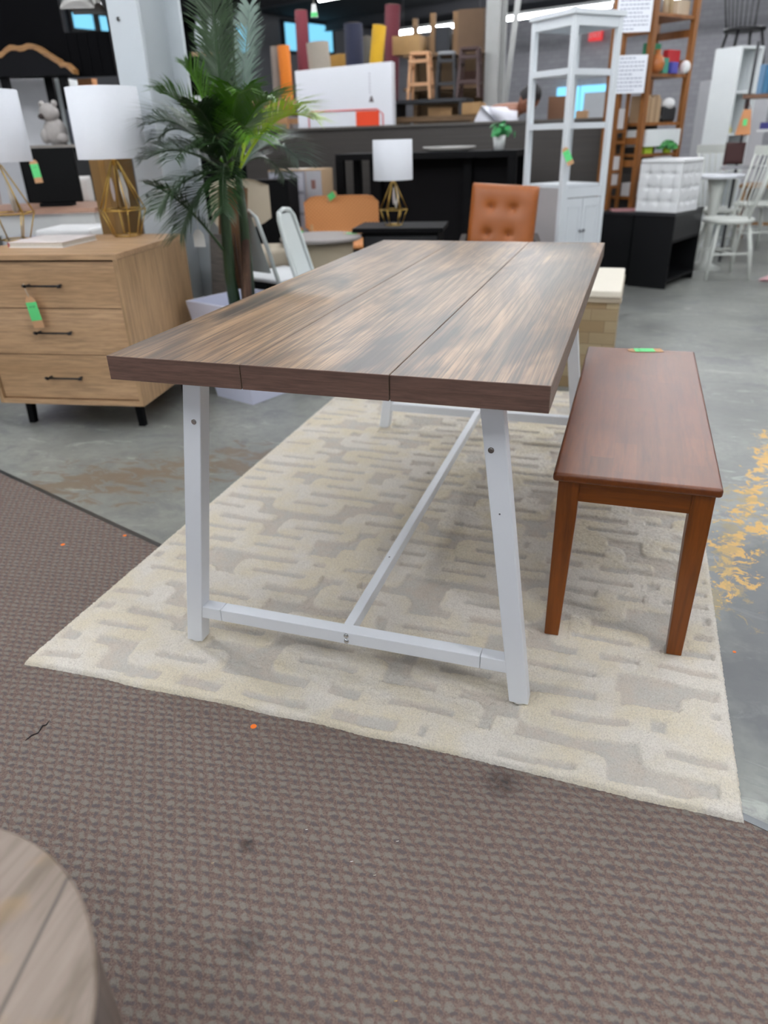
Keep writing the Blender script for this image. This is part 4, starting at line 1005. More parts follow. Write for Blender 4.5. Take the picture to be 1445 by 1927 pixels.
# --- tall white cubby bookcase
wc = thing('cubby_shelf','tall white open cubby bookcase behind the tufted cube','bookcase', AT(1378,200,7.95).xy.to_3d(), radians(42))
# local x along open front toward back right; side panel along +y
cw2, cd2, chh = .285, .32, 1.80
MB().box(0,0,0,.018,cd2,chh).build('side_panel', WHITE2, wc); MB().box(cw2-.018,0,0,cw2,cd2,chh).build('side_panel', WHITE2, wc)
MB().box(.018,cd2-.01,0,cw2-.018,cd2,chh).build('back_panel', P('#b5bcbc',.5), wc)
for z in (0,.38,.72,1.05,1.41,chh-.02): MB().box(.0185,0,z,cw2-.0185,cd2-.0105,z+.02).build('shelf', WHITE2, wc)
tag(MB().lathe([(.02,0),(.028,.03),(.012,.06),(.008,.10)],14).build('bottle', P('#c9bc1e',.4)), 'small yellow bottle in the white cubby bookcase','bottle',loc=on(wc,.06,.05,1.0705))
tq = MB().box(-.01,-.04,0,.01,.04,.16); tq.box(.01,-.03,.10,.08,.03,.14); tag(tq.build('red_clamp', P('#a8343c',.5)), 'red tool standing in the lower cubby of the white bookcase','tool',loc=on(wc,.05,.06,.7405),rotz=radians(42))
# --- black windsor chair standing high behind
CG = thing('tall_cabinet','plain white cabinet behind the cubby bookcase carrying the black chair','cabinet',spot(1385,150,9.0),radians(20))
MB().box(-.28,-.22,0,.30,.25,1.58).build('body', P('#b9b9bd',.5), CG)
MB().box(-.275,-.235,.02,.008,-.2205,1.57).build('door', P('#bdbdc1',.5), CG); MB().box(.012,-.235,.02,.295,-.2205,1.57).build('door', P('#bdbdc1',.5), CG)
def windsor(name, label, loc, rz, m, spind=7, hh=.95, group=None, sw=.42):
    t = thing(name, label, 'chair', loc, rz, group); s2 = sw/2
    MB().lathe([(s2*.94,.43),(s2,.445),(s2*.98,.462),(s2*.9,.465)],28).build('seat', m, t)
    for sx in (-1,1):
        for sy in (-1,1): MB().tube([(sx*s2*.9,sy*s2*.9,0),(sx*s2*.75,sy*s2*.75,.25),(sx*s2*.6,sy*s2*.6,.43)],[.011,.019,.014],10).build('leg', m, t)
        MB().cyl((sx*s2*.78,-s2*.78,.20),(sx*s2*.78,s2*.78,.20),.009,n=8).build('stretcher', m, t)
    MB().cyl((-s2*.78,0,.20),(s2*.78,0,.20),.009,n=8).build('stretcher', m, t)
    for k in range(spind):
        a = -1+2*k/(spind-1); MB().cyl((a*s2*.72,s2*.75-.25*s2*a*a,.46),(a*s2*.95,s2*1.25-.2*s2*a*a,hh-.03),.0095 if abs(a)==1 else .006,n=8).build('spindle', m, t)
    q = MB(); pts = [(-1+2*i/10) for i in range(11)]
    for i in range(10):
        a, b = pts[i], pts[i+1]; q.bar((a*s2*1.05,s2*1.28-.2*s2*a*a,hh),(b*s2*1.05,s2*1.28-.2*s2*b*b,hh),.02,.07)
    q.build('crest_rail', m, t)
    return t
windsor('windsor_chair','black spindle back chair standing high on the cabinet behind the white bookcase', on(CG,.0,.0,1.5805)+Vector((0,0,0)), radians(20), P('#17171a',.4), 8, .95)
# --- white dining set at the right
WCH = P('#cfd2cc',0.45,var=.03)
SC1 = windsor('spindle_chair','nearest white spindle back chair right of the black cabinet', spot(1360,470,6.3), radians(-72), WCH, 8, .95, 'white spindle chairs', .40)
windsor('spindle_chair','white spindle back chair behind the tufted cube, facing the white table', spot(1345,420,7.15), radians(10), WCH, 8, .95, 'white spindle chairs', .40)
windsor('spindle_chair','farthest right white spindle back chair beside the wooden table', spot(1412,430,7.6), radians(-75), WCH, 8, .95, 'white spindle chairs', .40)
wtb = thing('white_table','white pedestal table among the white spindle chairs','table',spot(1352,330,6.72),0)
MB().lathe([(.20,.74),(.21,.75),(.21,.765),(.205,.77)],40).build('tabletop', P('#e1e4ea',.3), wtb); MB().lathe([(.16,0),(.04,.06),(.03,.3),(.05,.6),(.08,.74)],24).build('pedestal', WCH, wtb)
price_tag('brown tag on the back of the nearest white spindle chair', on(SC1,-.10,.285,.93), (radians(-8),0,radians(-72+180)), 1.8, scribble=False, group='kraft price tags')
# --- wooden table and hanging bags far right
wtt = thing('wooden_table','light brown wooden table at the right edge of the view','table',spot(1440,365,8.3),radians(-15))
LW2 = wood('pine_table','#8f6a44','#a9825a','#9c7650','x',1,.5,.1)
MB().box(-.25,-.2,.55,.55,.3,.58).build('tabletop', LW2, wtt)
for x in (-.2,.5):
    for y in (-.15,.25): MB().bar((x,y,0),(x*.95,y*.95,.5495),.035,.035).build('leg', LW2, wtt)
MB().bar((-.2,-.13,.2),(.5,-.13,.2),.03,.03).build('stretcher', LW2, wtt)
rk = thing('wall_rack','rack with brown shelf at the right edge of the view','rack',spot(1430,175,6.9),radians(-10))
MB().box(-.12,-.12,1.33,.45,.16,1.36).build('shelf', P('#6d4a33',.5), rk); 
for x in (-.09,.42): MB().box(x-.012,.13,0,x+.012,.154,1.75).build('post', P('#3a3a3e',.5), rk); 
for x in (-.09,.42): MB().bar((x,.12,1.05),(x,-.1,1.32),.015,.015).build('bracket', P('#55555a',.5), rk)
book_row(rk, -.03, -.05, 1.36, 3, .045, .22, .15, ['#5b7fa0','#2d6a8f','#24597c'], '%s blue book standing on the right hand rack', 'blue books on the rack')
boxthing('storage_box','pale lilac box right of the blue books on the rack','box',rk,.18,0,1.36,.12,.15,.24,'#c9c4dc')
bg = thing('tote_bag','peach orange tote bag with green sticker hanging under the rack','bag',on(rk,-.07,-.1,1.08),radians(-10))
MB().hull8([(-.06,-.02,-.02),(.06,-.02,-.02),(.06,.02,-.02),(-.06,.02,-.02)],[(-.025,-.008,.17),(.035,-.008,.17),(.035,.008,.17),(-.025,.008,.17)]).build('body', P('#c98b5c',.7), bg, bevel=.006)
MB().tube([(-.02,0,.17),(0,0,.23),(.03,0,.17)],.003,6).build('strap', P('#8a4a3a',.6), bg); MB().box(-.012,-.0215,.05,.02,-.0195,.10).build('sticker', GREEN, bg)
boxthing('folded_cloth','navy blue folded cloth right of the peach tote bag','cloth',rk,.16,-.02,1.10,.22,.12,.05,'#2d2c72')
hq = MB().box(.03,-.1,1.08,.40,.10,1.10).build('shelf', P('#bfbfbf',.5), rk)
tag(cushion(.16,.17,.07,[],14,14).build('dark_cushion', P('#3a1a18',.7)), 'dark red brown cushion below the peach tote bag','cushion',loc=on(rk,-.11,-.06,.835),rotz=radians(-10))
MB().box(-.2,-.12,.80,.45,.14,.82).build('shelf', P('#8a8a8c',.5), rk)
# pink cloth on floor
pk = ATZ(1440,525,.002); q = MB(); q.grid(lambda u,v: ((u-.5)*.34+.1*v,(v-.5)*.22,.008+.012*sin(u*9)*sin(v*7)+.006), 16, 12); q.grid(lambda u,v: ((u-.5)*.34+.1*v,(v-.5)*.22,.0005+.0*u), 16, 12)
tag(q.build('pink_cloth', P('#cfa3a8',.8)), 'pale pink cloth on the floor at the right edge','cloth',loc=(pk.x+.10,pk.y,0))
# --- driftwood box with cushion behind the bench
sb = thing('storage_bench','storage box bench of pale driftwood blocks with cream padded lid','bench',(0.928,2.40,0),0)
def drift():
    m = N('driftwood_blocks'); b = m.node('ShaderNodeTexBrick'); m.link(m.mapping((1,1,1),(radians(90),0,0)), b.inputs['Vector']); b.inputs['Scale'].default_value=1; b.inputs['Brick Width'].default_value=.13; b.inputs['Row Height'].default_value=.055; b.inputs['Mortar Size'].default_value=.001
    b.inputs['Color1'].default_value=C('#8a7250'); b.inputs['Color2'].default_value=C('#a8987a'); b.inputs['Mortar'].default_value=C('#5c4c38')
    n = m.noise(m.mapping((.15,1,1)),30,3); return m.done(m.mix(m.math('MULTIPLY',n,.5), b.outputs['Color'], C('#7d6a4e')), .6)
DRM = drift()
MB().box(-.46,0.01,.0,-.01,.66,.415).build('body', DRM, sb, bevel=.002); MB().box(-.47,0,.4155,0,.67,.435).build('lid', P('#9c907e',.6), sb)
MB().box(-.465,.005,.4355,-.005,.665,.47).build('cushion', P('#dcd5c6',.8,var=.02), sb, bevel=.008)

# ================================================================ UPPER BACKGROUND, behind the partition
# wooden stage / pallet shelving carrying stools
PW = wood('pallet_wood','#6a5138','#7f6446','#745a3e','x',1,.7,.2)
pa = ATY(752,222,6.9); pbb = ATY(912,212,6.9)
sg = thing('pallet_platform','brown wooden pallet platform carrying the stools','platform',((pa.x+pbb.x)/2,6.9,0)); phw = (pbb.x-pa.x)/2
MB().box(-phw,-.3,pa.z-.045,phw,.12,pa.z).build('deck', PW, sg)
for x in (-phw+.05,phw-.05):
    for y in (-.25,.07): MB().bar((x,y,0),(x,y,pa.z-.0455),.07,.07).build('post', PW, sg)
zb = pa.z
bshelf = thing('black_bench','long low black shelf bench on the pallet platform','bench',(sg.location.x-.04,6.82,zb))
z1 = ATY(760,190,6.82).z - zb
MB().box(-phw+.02,-.18,z1-.03,phw-.1,.2,z1).build('top', P('#1c1f26',.5), bshelf)
for x in (-phw+.06,phw-.15): MB().box(x-.02,-.16,0.0005,x+.02,.18,z1-.0305).build('leg', P('#1c1f26',.5), bshelf)
tag(MB().box(-.12,-.1,0,.12,.1,.075).build('crate', P('#8a6a45',.7,var=.2)), 'small pale wooden crate under the black shelf bench','crate',loc=(sg.location.x+.02,6.85,zb+.0005))
tag(MB().box(-.09,-.1,0,.09,.1,.10).build('crate', P('#a07d52',.7,var=.2)), 'pale wooden crate at the right end of the pallet platform','crate',loc=(sg.location.x+.37,6.68,zb+.0005))
def stool(label, loc, rz, m, w2, h2, seatm=None, group='stools on the platform'):
    t = thing('bar_stool', label, 'stool', loc, rz, group); a = w2/2
    MB().box(-a*.85,-a*.7,h2-.03,a*.85,a*.7,h2).build('seat', seatm or m, t, bevel=.008)
    for sx in (-1,1):
        for sy in (-1,1): MB().bar((sx*a,sy*a*.9,0),(sx*a*.75,sy*a*.6,h2-.0305),.026,.026).build('leg', m, t)
        for k, z in enumerate((.3,.68)):
            MB().bar((sx*a*(1-.25*z),-a*.85,h2*z),(sx*a*(1-.25*z),a*.85,h2*z),.02,.02).build('rung', m, t)
    for z in (.32,.80): MB().bar((-a*.9,-a*.85,h2*z),(a*.9,-a*.85,h2*z),.022,.03,up=(0,0,1)).build('rung', m, t)
    return t
PN = P('#c79870',.6,var=.08); zz = zb+z1+.0005
x_ = ATY(795,150,6.82).x
stool('pale wooden ladder stool on the black shelf bench', (x_,6.76,zz), .05, PN, .22, .40)
stool('black stool with grey seat right of the pale wooden stool', (x_+.23,6.88,zz), .1, P('#15151a',.5), .19, .40, P('#85888c',.5))
stool('dark red brown stool beside the black stool', (x_+.47,6.84,zz), .0, P('#3b201c',.5), .21, .42)
for i, (u, v, w2, d2, h2, c_, l) in enumerate(((770,80,.28,.25,.16,'#a58355','open pale wooden tray stacked high behind the stools'),(835,88,.14,.12,.22,'#1f2228','black upright chair back stacked behind the stools'),(890,70,.26,.2,.34,'#5d4630','large brown wood panel stacked behind the stools'),(880,145,.22,.2,.12,'#45281c','dark brown wooden box behind the stools'),(815,75,.05,.05,.34,'#7c5f3f','upright wooden post left of the black chair back'),(858,72,.05,.05,.34,'#806243','upright wooden post right of the black chair back'),(895,172,.2,.1,.09,'#a8835a','stack of pale wood offcuts beside the grey column'))):
    p = ATY(u, v, 7.18 if i < 6 else 6.75)
    if i == 6: p.z = zb+h2/2+.0006

    if i == 0: zt0 = p.z-h2/2
    p.z = p.z if i == 6 else ((ATY(800,102,7.15).z if i != 3 else ATY(800,165,7.15).z) + h2/2+.001)
    tag(MB().box(-w2/2,-d2/2,-h2/2,w2/2,d2/2,h2/2).build(['tray','chair_back','plywood_sheet','wooden_box','wood_post','wood_post','wood_offcuts'][i], P(c_,.7,var=.15)), l, ['tray','chair','panel','box','post','post','wood'][i], loc=p)
rs = thing('pallet_rack','brown stacking rack behind the stools','rack',(sg.location.x,7.25,0))
for x in (-phw+.02,phw-.06): MB().bar((x,.2,0),(x,.2,2.2),.05,.05).build('post', PW, rs)
for v in (102,165): 
    z = ATY(800,v,7.15).z; MB().box(-phw,-.2,z-.03,phw-.03,.17,z).build('shelf', PW, rs)
MB().box(-phw,.25,1.2,phw+.05,.27,2.05).build('back_panel', P('#5c4831',.8,var=.2,scale=5), rs)
# white framed display board with orange print
pl_ = ATY(560,135,6.12); pr_ = ATY(738,115,6.12); pbm = ATY(745,240,6.12)
wbx = thing('display_board','large white framed board with orange and red print standing on the partition','board',(pl_.x,6.05,0),radians(4)); wb = pr_.x-pl_.x
MB().hull8([(0,0,1.05),(wb,0,1.05),(wb,.12,1.05),(0,.12,1.05)],[(0,0,pl_.z),(wb,0,pr_.z),(wb,.12,pr_.z),(0,.12,pl_.z)]).build('panel', P('#eceef4',.3,var=.01), wbx, bevel=.004)
zr = ATY(700,208,6.05).z
MB().box(wb*.62,-.004,1.10,wb*.86,-.0005,zr).build('orange_print', P('#f0491c',.4), wbx)
q = MB().tube([(wb*.12,-.006,1.06),(wb*.12,-.006,zr-.02),(wb*.15,-.006,zr+.01),(wb*.84,-.006,zr+.012),(wb*.9,-.006,zr-.03),(wb*.9,-.006,1.06)],.005,6); q.build('red_line_print', P('#d9303a',.5), wbx)
MB().hull8([(wb*.76,-.004,zr+.07),(wb*.81,-.004,zr+.07),(wb*.81,-.0005,zr+.07),(wb*.76,-.0005,zr+.07)],[(wb*.78,-.004,zr+.12),(wb*.79,-.004,zr+.12),(wb*.79,-.0005,zr+.12),(wb*.78,-.0005,zr+.12)]).build('small_mark', P('#5a4c50',.6), wbx)
q = MB()
for k in range(7): q.box(wb*.765,-.003,zr+.14+k*.025,wb*.78,-.0005,zr+.152+k*.025)
q.build('small_print', P('#c0bfc8',.6), wbx)
pd = thing('plinth_box','plain dark box behind the partition supporting the white board','box',(pl_.x,6.05,0)); MB().box(0,-.02,0,wb,.3,1.045).build('body', P('#3b3836',.8), pd)
# pallet / crate left of the white board
cr = thing('wooden_crate','open slatted wooden crate left of the white board','crate',ATY(510,230,6.3).xy.to_3d()+Vector((0,0,1.12)))
PC = P('#b0845c',.7,var=.1); zc1 = AT(510,187,8.0).z-1.12
for z in (0,zc1*.42,zc1-.05): MB().box(-.27,-.2,z+.0005,.27,-.185,z+.05).build('slat', PC, cr); MB().box(-.27,.185,z+.0005,.27,.2,z+.05).build('slat', PC, cr)
for x in (-.26,-.08,.10,.26): MB().box(x-.012,-.184,0,x+.012,-.165,zc1).build('corner_post', PC, cr); MB().box(x-.012,.165,0,x+.012,.184,zc1).build('corner_post', PC, cr)
cs = thing('stacking_table','dark table behind the partition under the wooden crate','table',ATY(510,230,6.3).xy.to_3d()); MB().box(-.6,-.25,1.08,.3,.25,1.1195).build('tabletop', BLACK, cs)
for x in (-.55,.25):
    for y in (-.2,.2): MB().bar((x,y,0),(x,y,1.0795),.05,.05).build('leg', BLACK, cs)
# carpet rolls standing upright
def roll(u0, v0, u1, v1, d, r, c_, label, n=24):
    a = AT(u1,v1,d); b = AT(u0,v0,d); dv = (b-a); k = (a.z-0.05)/max(dv.z,1e-3); base = a-dv*k
    o = thing('carpet_roll', label, 'carpet roll', (base.x,base.y,0), 0, 'rolls of carpet leaning in the back'); o['label']=label
    e = b-Vector((base.x,base.y,0)); s_ = base-Vector((base.x,base.y,0))
    MB().cyl(s_, e, r, n=n).build('roll', P(c_,.9,var=.08,scale=30), o)
    dn = (e-s_).normalized(); MB().cyl(e-dn*.0,e+dn*.004, r*.82, n=n).build('roll_end', P('#8d8070',.9,var=.2,scale=60), o); MB().cyl(e+dn*.004,e+dn*.006, r*.3, n=12).build('core', P('#2a2420',.9), o)
for a in ((519,88,525,180,9.2,.06,'#7c6f66','grey beige carpet roll left of the orange one'),(533,86,541,180,9.1,.065,'#c26a12','bright orange carpet roll beside the grey beige one'),(566,20,572,130,9.6,.07,'#5c1522','tall maroon carpet roll between the two blue windows'),(597,80,602,128,9.1,.12,'#8d8479','wide grey beige carpet roll above the white board'),(632,105,636,130,9.7,.13,'#7c5a1e','short brown carpet roll behind the grey beige roll'),(664,45,668,130,8.4,.09,'#1c2036','navy blue carpet roll left of the yellow one'),(714,48,707,125,8.2,.065,'#b98f0e','mustard yellow carpet roll'),(739,10,737,120,9.1,.08,'#4c0f1c','tall dark maroon carpet roll right of the yellow one'),(690,70,694,130,8.8,.05,'#4a463f','thin grey carpet roll between navy and yellow')): roll(*a)
# white low box + shelf behind crate
boxthing('white_chest','white chest with brown top behind the wooden crate','chest',cs,-.2,.62,0,.5,.4,1.35,'#a9a9ac')
boxthing('brown_board','thin brown board on the white chest','board',cs,-.2,.62,1.351,.52,.42,.03,'#7a4b2c')
# hanging tag from ceiling
p = AT(591,0,5.5); hb = thing('hanging_tag','white and green tag hanging from above before the back windows','tag',AT(591,22,5.5),.3)
MB().hull8([(-.022,-.01,-.03),(.022,-.01,-.03),(.022,.01,-.03),(-.022,.01,-.03)],[(-.012,-.006,.04),(.012,-.006,.04),(.012,.006,.04),(-.012,.006,.04)]).build('body', P('#e9e9e9',.6), hb); MB().box(-.021,-.012,-.028,.021,-.0105,-.005).build('sticker', GREEN, hb); MB().cyl((0,0,.04),(0,0,3.69-hb.location.z),.0015,n=5).build('cord', STRING, hb)

# --- person bending over behind the partition
def skin_fig(name, verts, edges, radii, mat, parent, sub=2, root=0):
    me = bpy.data.meshes.new(name); me.from_pydata([tuple(v) for v in verts], edges, []); o = bpy.data.objects.new(name, me); col.objects.link(o)
    sk = o.modifiers.new('skin','SKIN'); sk.use_smooth_shade = True
    if not me.skin_vertices: 
        bpy.context.view_layer.objects.active = o; me.attributes.new  # layer is made by the modifier
    if len(me.skin_vertices) == 0:
        import bmesh
        bmx = bmesh.new(); bmx.from_mesh(me); bmx.verts.layers.skin.verify(); bmx.to_mesh(me); bmx.free()
    for i, r in enumerate(radii):
        rr_ = r if isinstance(r, tuple) else (r, r); me.skin_vertices[0].data[i].radius = rr_; me.skin_vertices[0].data[i].use_root = (i == root)
    ss = o.modifiers.new('sub','SUBSURF'); ss.levels = sub; ss.render_levels = sub
    me.materials.append(mat); o.parent = parent; return o
hd = AT(992,188,7.25)
pn = thing('person','person in a white t-shirt with short dark hair bending over behind the partition','person',(hd.x-.30*cos(YV),hd.y-.30*sin(YV)+.06,0),YV)
hx, hz = .30, hd.z
SK = P('#8f5f4a',.55,var=.04); SHIRT = P('#e6e6ee',.8,var=.02); JEAN = P('#2d3446',.8)
# one continuous body
V_ = [(-.10,.10,.92),(-.06,.06,1.08),(.04,.02,1.24),(.13,-.01,1.33),(.22,-.03,hz-.06),(hx-.01,-.05,hz-.045),
      (.08,.16,1.28),(.16,.26,1.08),(.26,.20,.98),(.30,.17,.95), (.10,-.18,1.26),(.20,-.22,1.06),(.30,-.12,.98),(.34,-.08,.95),
      (-.10,.20,.88),(-.04,.22,.50),(-.12,.22,.09),(-.02,.20,.04), (-.10,.0,.88),(-.04,-.02,.50),(-.12,-.02,.09),(-.02,-.04,.04)]
E_ = [(0,1),(1,2),(2,3),(3,4),(4,5),(3,6),(6,7),(7,8),(8,9),(3,10),(10,11),(11,12),(12,13),(0,14),(14,15),(15,16),(16,17),(0,18),(18,19),(19,20),(20,21)]
R_ = [(.13,.11),(.125,.10),(.14,.11),(.13,.09),.052,.06,.06,.045,.034,.03,.06,.045,.034,.03,.09,.06,.042,.04,.09,.06,.042,.04]
skin_fig('body', V_, E_, R_, SK, pn)
hdq = MB(); hdq.ball((0,0,0),(.083,.095,.112),24,18)
hdq.ball((.062,-.06,-.055),(.032,.035,.03),12,8); hdq.hull8([(.066,-.075,-.02),(.082,-.06,-.02),(.075,-.05,-.02),(.06,-.065,-.02)],[(.064,-.068,.02),(.070,-.06,.02),(.066,-.055,.02),(.058,-.062,.02)])
for sg_ in (-1,1): hdq.ball((-.03*1,sg_*.088 if 0 else -.0+sg_*.09,-.01),(.018,.012,.03),10,8)
hh_ = hdq.build('head', SK, pn); hh_.location = (hx,-.06,hz); hh_.rotation_euler = (radians(25),radians(38),0)
fe = MB()
for sg_ in (-1,1): fe.ball((.068,-.045+sg_*.026-.012,.008),(.009,.011,.006),8,6)
fe.build('eyes', P('#20181a',.3), hh_); MB().box(.058,-.105,-.066,.09,-.06,-.060).build('mouth', P('#6e3a38',.5), hh_)
hr = MB(); 
def hairf(u, v):
    th = u*2*pi; ph = v*pi*.56
    k = 1.0+.03*sin(th*9)*sin(ph*3)
    return (-.012+.092*k*sin(ph)*cos(th), .006+.103*k*sin(ph)*sin(th), .01+.118*k*cos(ph))
hr.grid(hairf, 30, 14); hr.build('hair', P('#141113',.6,var=.3,scale=60), hh_)
# shirt
V2 = [(-.11,.10,.93),(-.06,.06,1.08),(.04,.02,1.24),(.13,-.01,1.33),(.19,-.025,hz-.10),(.08,.17,1.28),(.12,.22,1.17),(.10,-.19,1.26),(.15,-.21,1.15)]
E2 = [(0,1),(1,2),(2,3),(3,4),(3,5),(5,6),(3,7),(7,8)]
skin_fig('t_shirt', V2, E2, [(.145,.125),(.142,.118),(.155,.128),(.145,.105),.066,.078,.068,.078,.068], SHIRT, pn)
V3 = [(-.10,.10,.90),(-.10,.20,.86),(-.04,.22,.50),(-.12,.22,.12),(-.10,.0,.86),(-.04,-.02,.50),(-.12,-.02,.12)]
skin_fig('trousers', V3, [(0,1),(1,2),(2,3),(0,4),(4,5),(5,6)], [(.13,.12),.1,.072,.055,.1,.072,.055], JEAN, pn)
# hands with five fingers
for (wx, wy, wz), sg_ in (((.30,.17,.95),1),((.34,-.08,.95),-1)):
    V4 = [(0,0,0),(.05,0,-.012)]; E4=[(0,1)]; R4=[(.026,.016),(.034,.014)]
    for k, (fy_, ln) in enumerate(((-.027,.062),(-.009,.072),(.009,.068),(.026,.052))):
        b0 = len(V4); V4 += [(.075,fy_,-.018),(.075+ln*.55,fy_*1.1,-.028),(.075+ln*.85,fy_*1.15,-.052)]; E4 += [(1,b0),(b0,b0+1),(b0+1,b0+2)]; R4 += [.0095,.0085,.007]
    b0 = len(V4); V4 += [(.03,-.035*sg_,-.015),(.06,-.055*sg_,-.03)]; E4 += [(0,b0),(b0,b0+1)]; R4 += [.011,.008]
    h_ = skin_fig('hand', V4, E4, R4, SK, pn, 1); h_.location = (wx,wy,wz)
wbn = thing('work_counter','worn wooden counter behind the partition where the person leans','counter',tuple(on(pn,.60,.22,0)),0)
MB().box(-.2,-.25,.86,.5,.25,.89).build('top', PW, wbn)
for x in (-.15,.45):
    for y in (-.2,.2): MB().bar((x,y,0),(x,y,.8595),.05,.05).build('leg', PW, wbn)
boxthing('cardboard_box','open brown cardboard box right of the person','box',wbn,.05,.0,.89,.22,.2,.52,'#70482a',var=.12)
boxthing('cardboard_box','pale tan cardboard box beside the dark brown one behind the shelving','box',wbn,.24,.0,.89,.10,.2,.40,'#b08a64')
boxthing('parcel','pale parcel on the stack behind the person','box',cs,2.5,1.3,0,.5,.3,1.55,'#b0947a') if False else None

# ================================================================ BACKGROUND LEFT, behind the dresser
DKW = P('#060609',.8,var=.25,scale=2,spec=.1)
# black slatted display wall
p0 = AT(-60,150,5.9); p1 = AT(214,150,5.9)
dw = thing('black_backdrop','tall black display panel at the upper left','panel',(p0.x,p0.y,0),math.atan2(p1.y-p0.y,p1.x-p0.x)); L_ = (p1-p0).length
z0_ = AT(60,147,5.9).z; ztop = AT(60,58,5.9).z
q = MB(); q.box(-.9,0,z0_,L_*.72,.04,2.9); q.box(L_*.72,.0,z0_,L_+.05,.04,AT(160,60,5.9).z)
for k in range(5): q.box(L_*.72+k*.07,-.01,z0_,L_*.72+k*.07+.012,0,AT(160,62,5.9).z)
q.build('panel', DKW, dw); 
for x in (-.5,L_*.5): MB().box(x,.05,0,x+.06,.09,z0_+.3).build('stand', BLACK, dw)
# live edge strip
le = thing('live_edge_slab','black slab with wavy live wood edge leaning at the upper left','slab',(p0.x,p0.y,0),dw.rotation_euler[2])
q = MB(); q2 = MB(); us = [-60,-30,-8,4,12,20,28,36,44,52,60,68,76,84,90,96,102,108,114,119,124,129,134,138]; vs__ = [118,112,106,103,95,90,90,92,91,87,87,90,95,101,104,108,112,115,122,121,122,126,131,134]
prev = None; dwI = Matrix.Rotation(-dw.rotation_euler[2],3,'Z')
for u, v in zip(us, vs__):
    w_ = AT(u, v, 5.75); l = dwI @ (w_-Vector((p0.x,p0.y,0))); prev_ = (l.x, l.z)
    if prev: 
        (xa, za), (xb, zb2) = prev, prev_
        q.hull8([(xa,-.16,za-.016),(xb,-.16,zb2-.016),(xb,-.05,zb2-.016),(xa,-.05,za-.016)],[(xa,-.16,za+.016),(xb,-.16,zb2+.016),(xb,-.05,zb2+.016),(xa,-.05,za+.016)])
        q2.hull8([(xa,-.15,z0_-.0),(xb,-.15,z0_),(xb,-.06,z0_),(xa,-.06,z0_)],[(xa,-.15,za-.0165),(xb,-.15,zb2-.0165),(xb,-.06,zb2-.0165),(xa,-.06,za-.0165)])
    prev = prev_
q.build('live_edge', wood('live_edge','#7c542f','#a87a45','#946637','x',2,.5), le); q2.build('slab', P('#0e0e12',.7,var=.1,spec=.15), le)
MB().bar((.3,-.1,0),(.3,-.1,z0_-.0005),.05,.05).build('stand', BLACK, le); MB().bar((.7,-.1,0),(.7,-.1,z0_-.0005),.05,.05).build('stand', BLACK, le)
# white panels / appliances under it
ap0 = AT(-40,200,5.95)
for k, (u0, u1, c_, l) in enumerate(((-60,25,'#d0d0d4','pale grey tall cabinet at the far left behind the lamps'),(27,100,'#e0e0e4','large white refrigerator like cabinet behind the left lamp'),(102,122,'#c4cacb','narrow grey ribbed white panel left of the grey box'),(124,140,'#dfe4e5','narrow white ribbed panel above the dark grey box'))):
    a = AT(u0,200,6.3); b = AT(u1-1,200,6.3); zt_ = AT((u0+u1)/2,148,6.3).z
    t = thing('white_cabinet', l, 'cabinet', (a.x,a.y,0), math.atan2(b.y-a.y,b.x-a.x), 'pale cabinets behind the lamps'); Lk = (b-a).length
    MB().box(0,0,.02,Lk,.2,zt_).build('body', P(c_,.5), t, bevel=.004); MB().box(.004,-.012,.04,Lk-.004,-.001,zt_-.02).build('door', P(c_,.45), t)
# book-like stack and white frame near column
p = AT(165,150,6.3); fr2 = thing('white_stand','white framed stand below the black panel near the column','frame',(p.x,p.y,0),YV)
MB().box(-.09,0,0,.14,.05,AT(165,163,6.3).z).build('body', P('#d9d9d6',.5), fr2)
tag(MB().box(-.08,-.03,0,.05,.03,.05).build('folded_towel', P('#d99a6a',.8,var=.2,scale=30)), 'folded orange and white cloth on the white frame near the column','cloth',loc=(p.x,p.y+.01,AT(165,163,6.3).z+.0005))
# plush toy, grey box, black cabinet
p = AT(110,272,5.42); z_ = p.z
bcab = thing('black_cabinet','black cabinet carrying the grey plush toy behind the lamps','cabinet',(p.x,p.y,0),YV)
MB().box(-.22,-.10,0,.3,.25,z_-.02).build('body', BLACK, bcab); MB().box(-.23,-.11,z_-.0195,.31,.26,z_-.0005).build('top', P('#8a847e',.5), bcab); MB().box(-.215,-.115,.05,.295,-.1005,z_-.05).build('door', P('#0c0c0e',.4), bcab)
ty = thing('plush_toy','grey fluffy plush toy sitting behind the lamps','toy',(p.x,p.y,z_),YV)
FUR = P('#a8a39f',.95,var=.15,scale=50)
MB().ball((0,0,.075),(.075,.06,.085),20,14).build('body', FUR, ty); MB().ball((-.012,-.015,.185),(.062,.055,.055),20,14).build('head', FUR, ty); 
MB().ball((-.05,-.01,.235),.02).build('ear', FUR, ty); MB().ball((.03,-.01,.238),.02).build('ear', FUR, ty); MB().ball((-.05,-.055,.165),(.022,.02,.018)).build('muzzle', P('#3a2f2d',.7), ty)
MB().ball((-.06,-.03,.05),(.03,.03,.045)).build('paw', FUR, ty); MB().ball((.055,-.04,.035),(.035,.04,.03)).build('paw', FUR, ty)
tag(MB().box(-.05,-.05,0,.06,.06,.20).build('grey_box', P('#4b4f5a',.6)), 'dark slate grey upright box right of the plush toy','box',loc=tuple(on(bcab,.165,.0,z_+.0005)),rotz=YV)
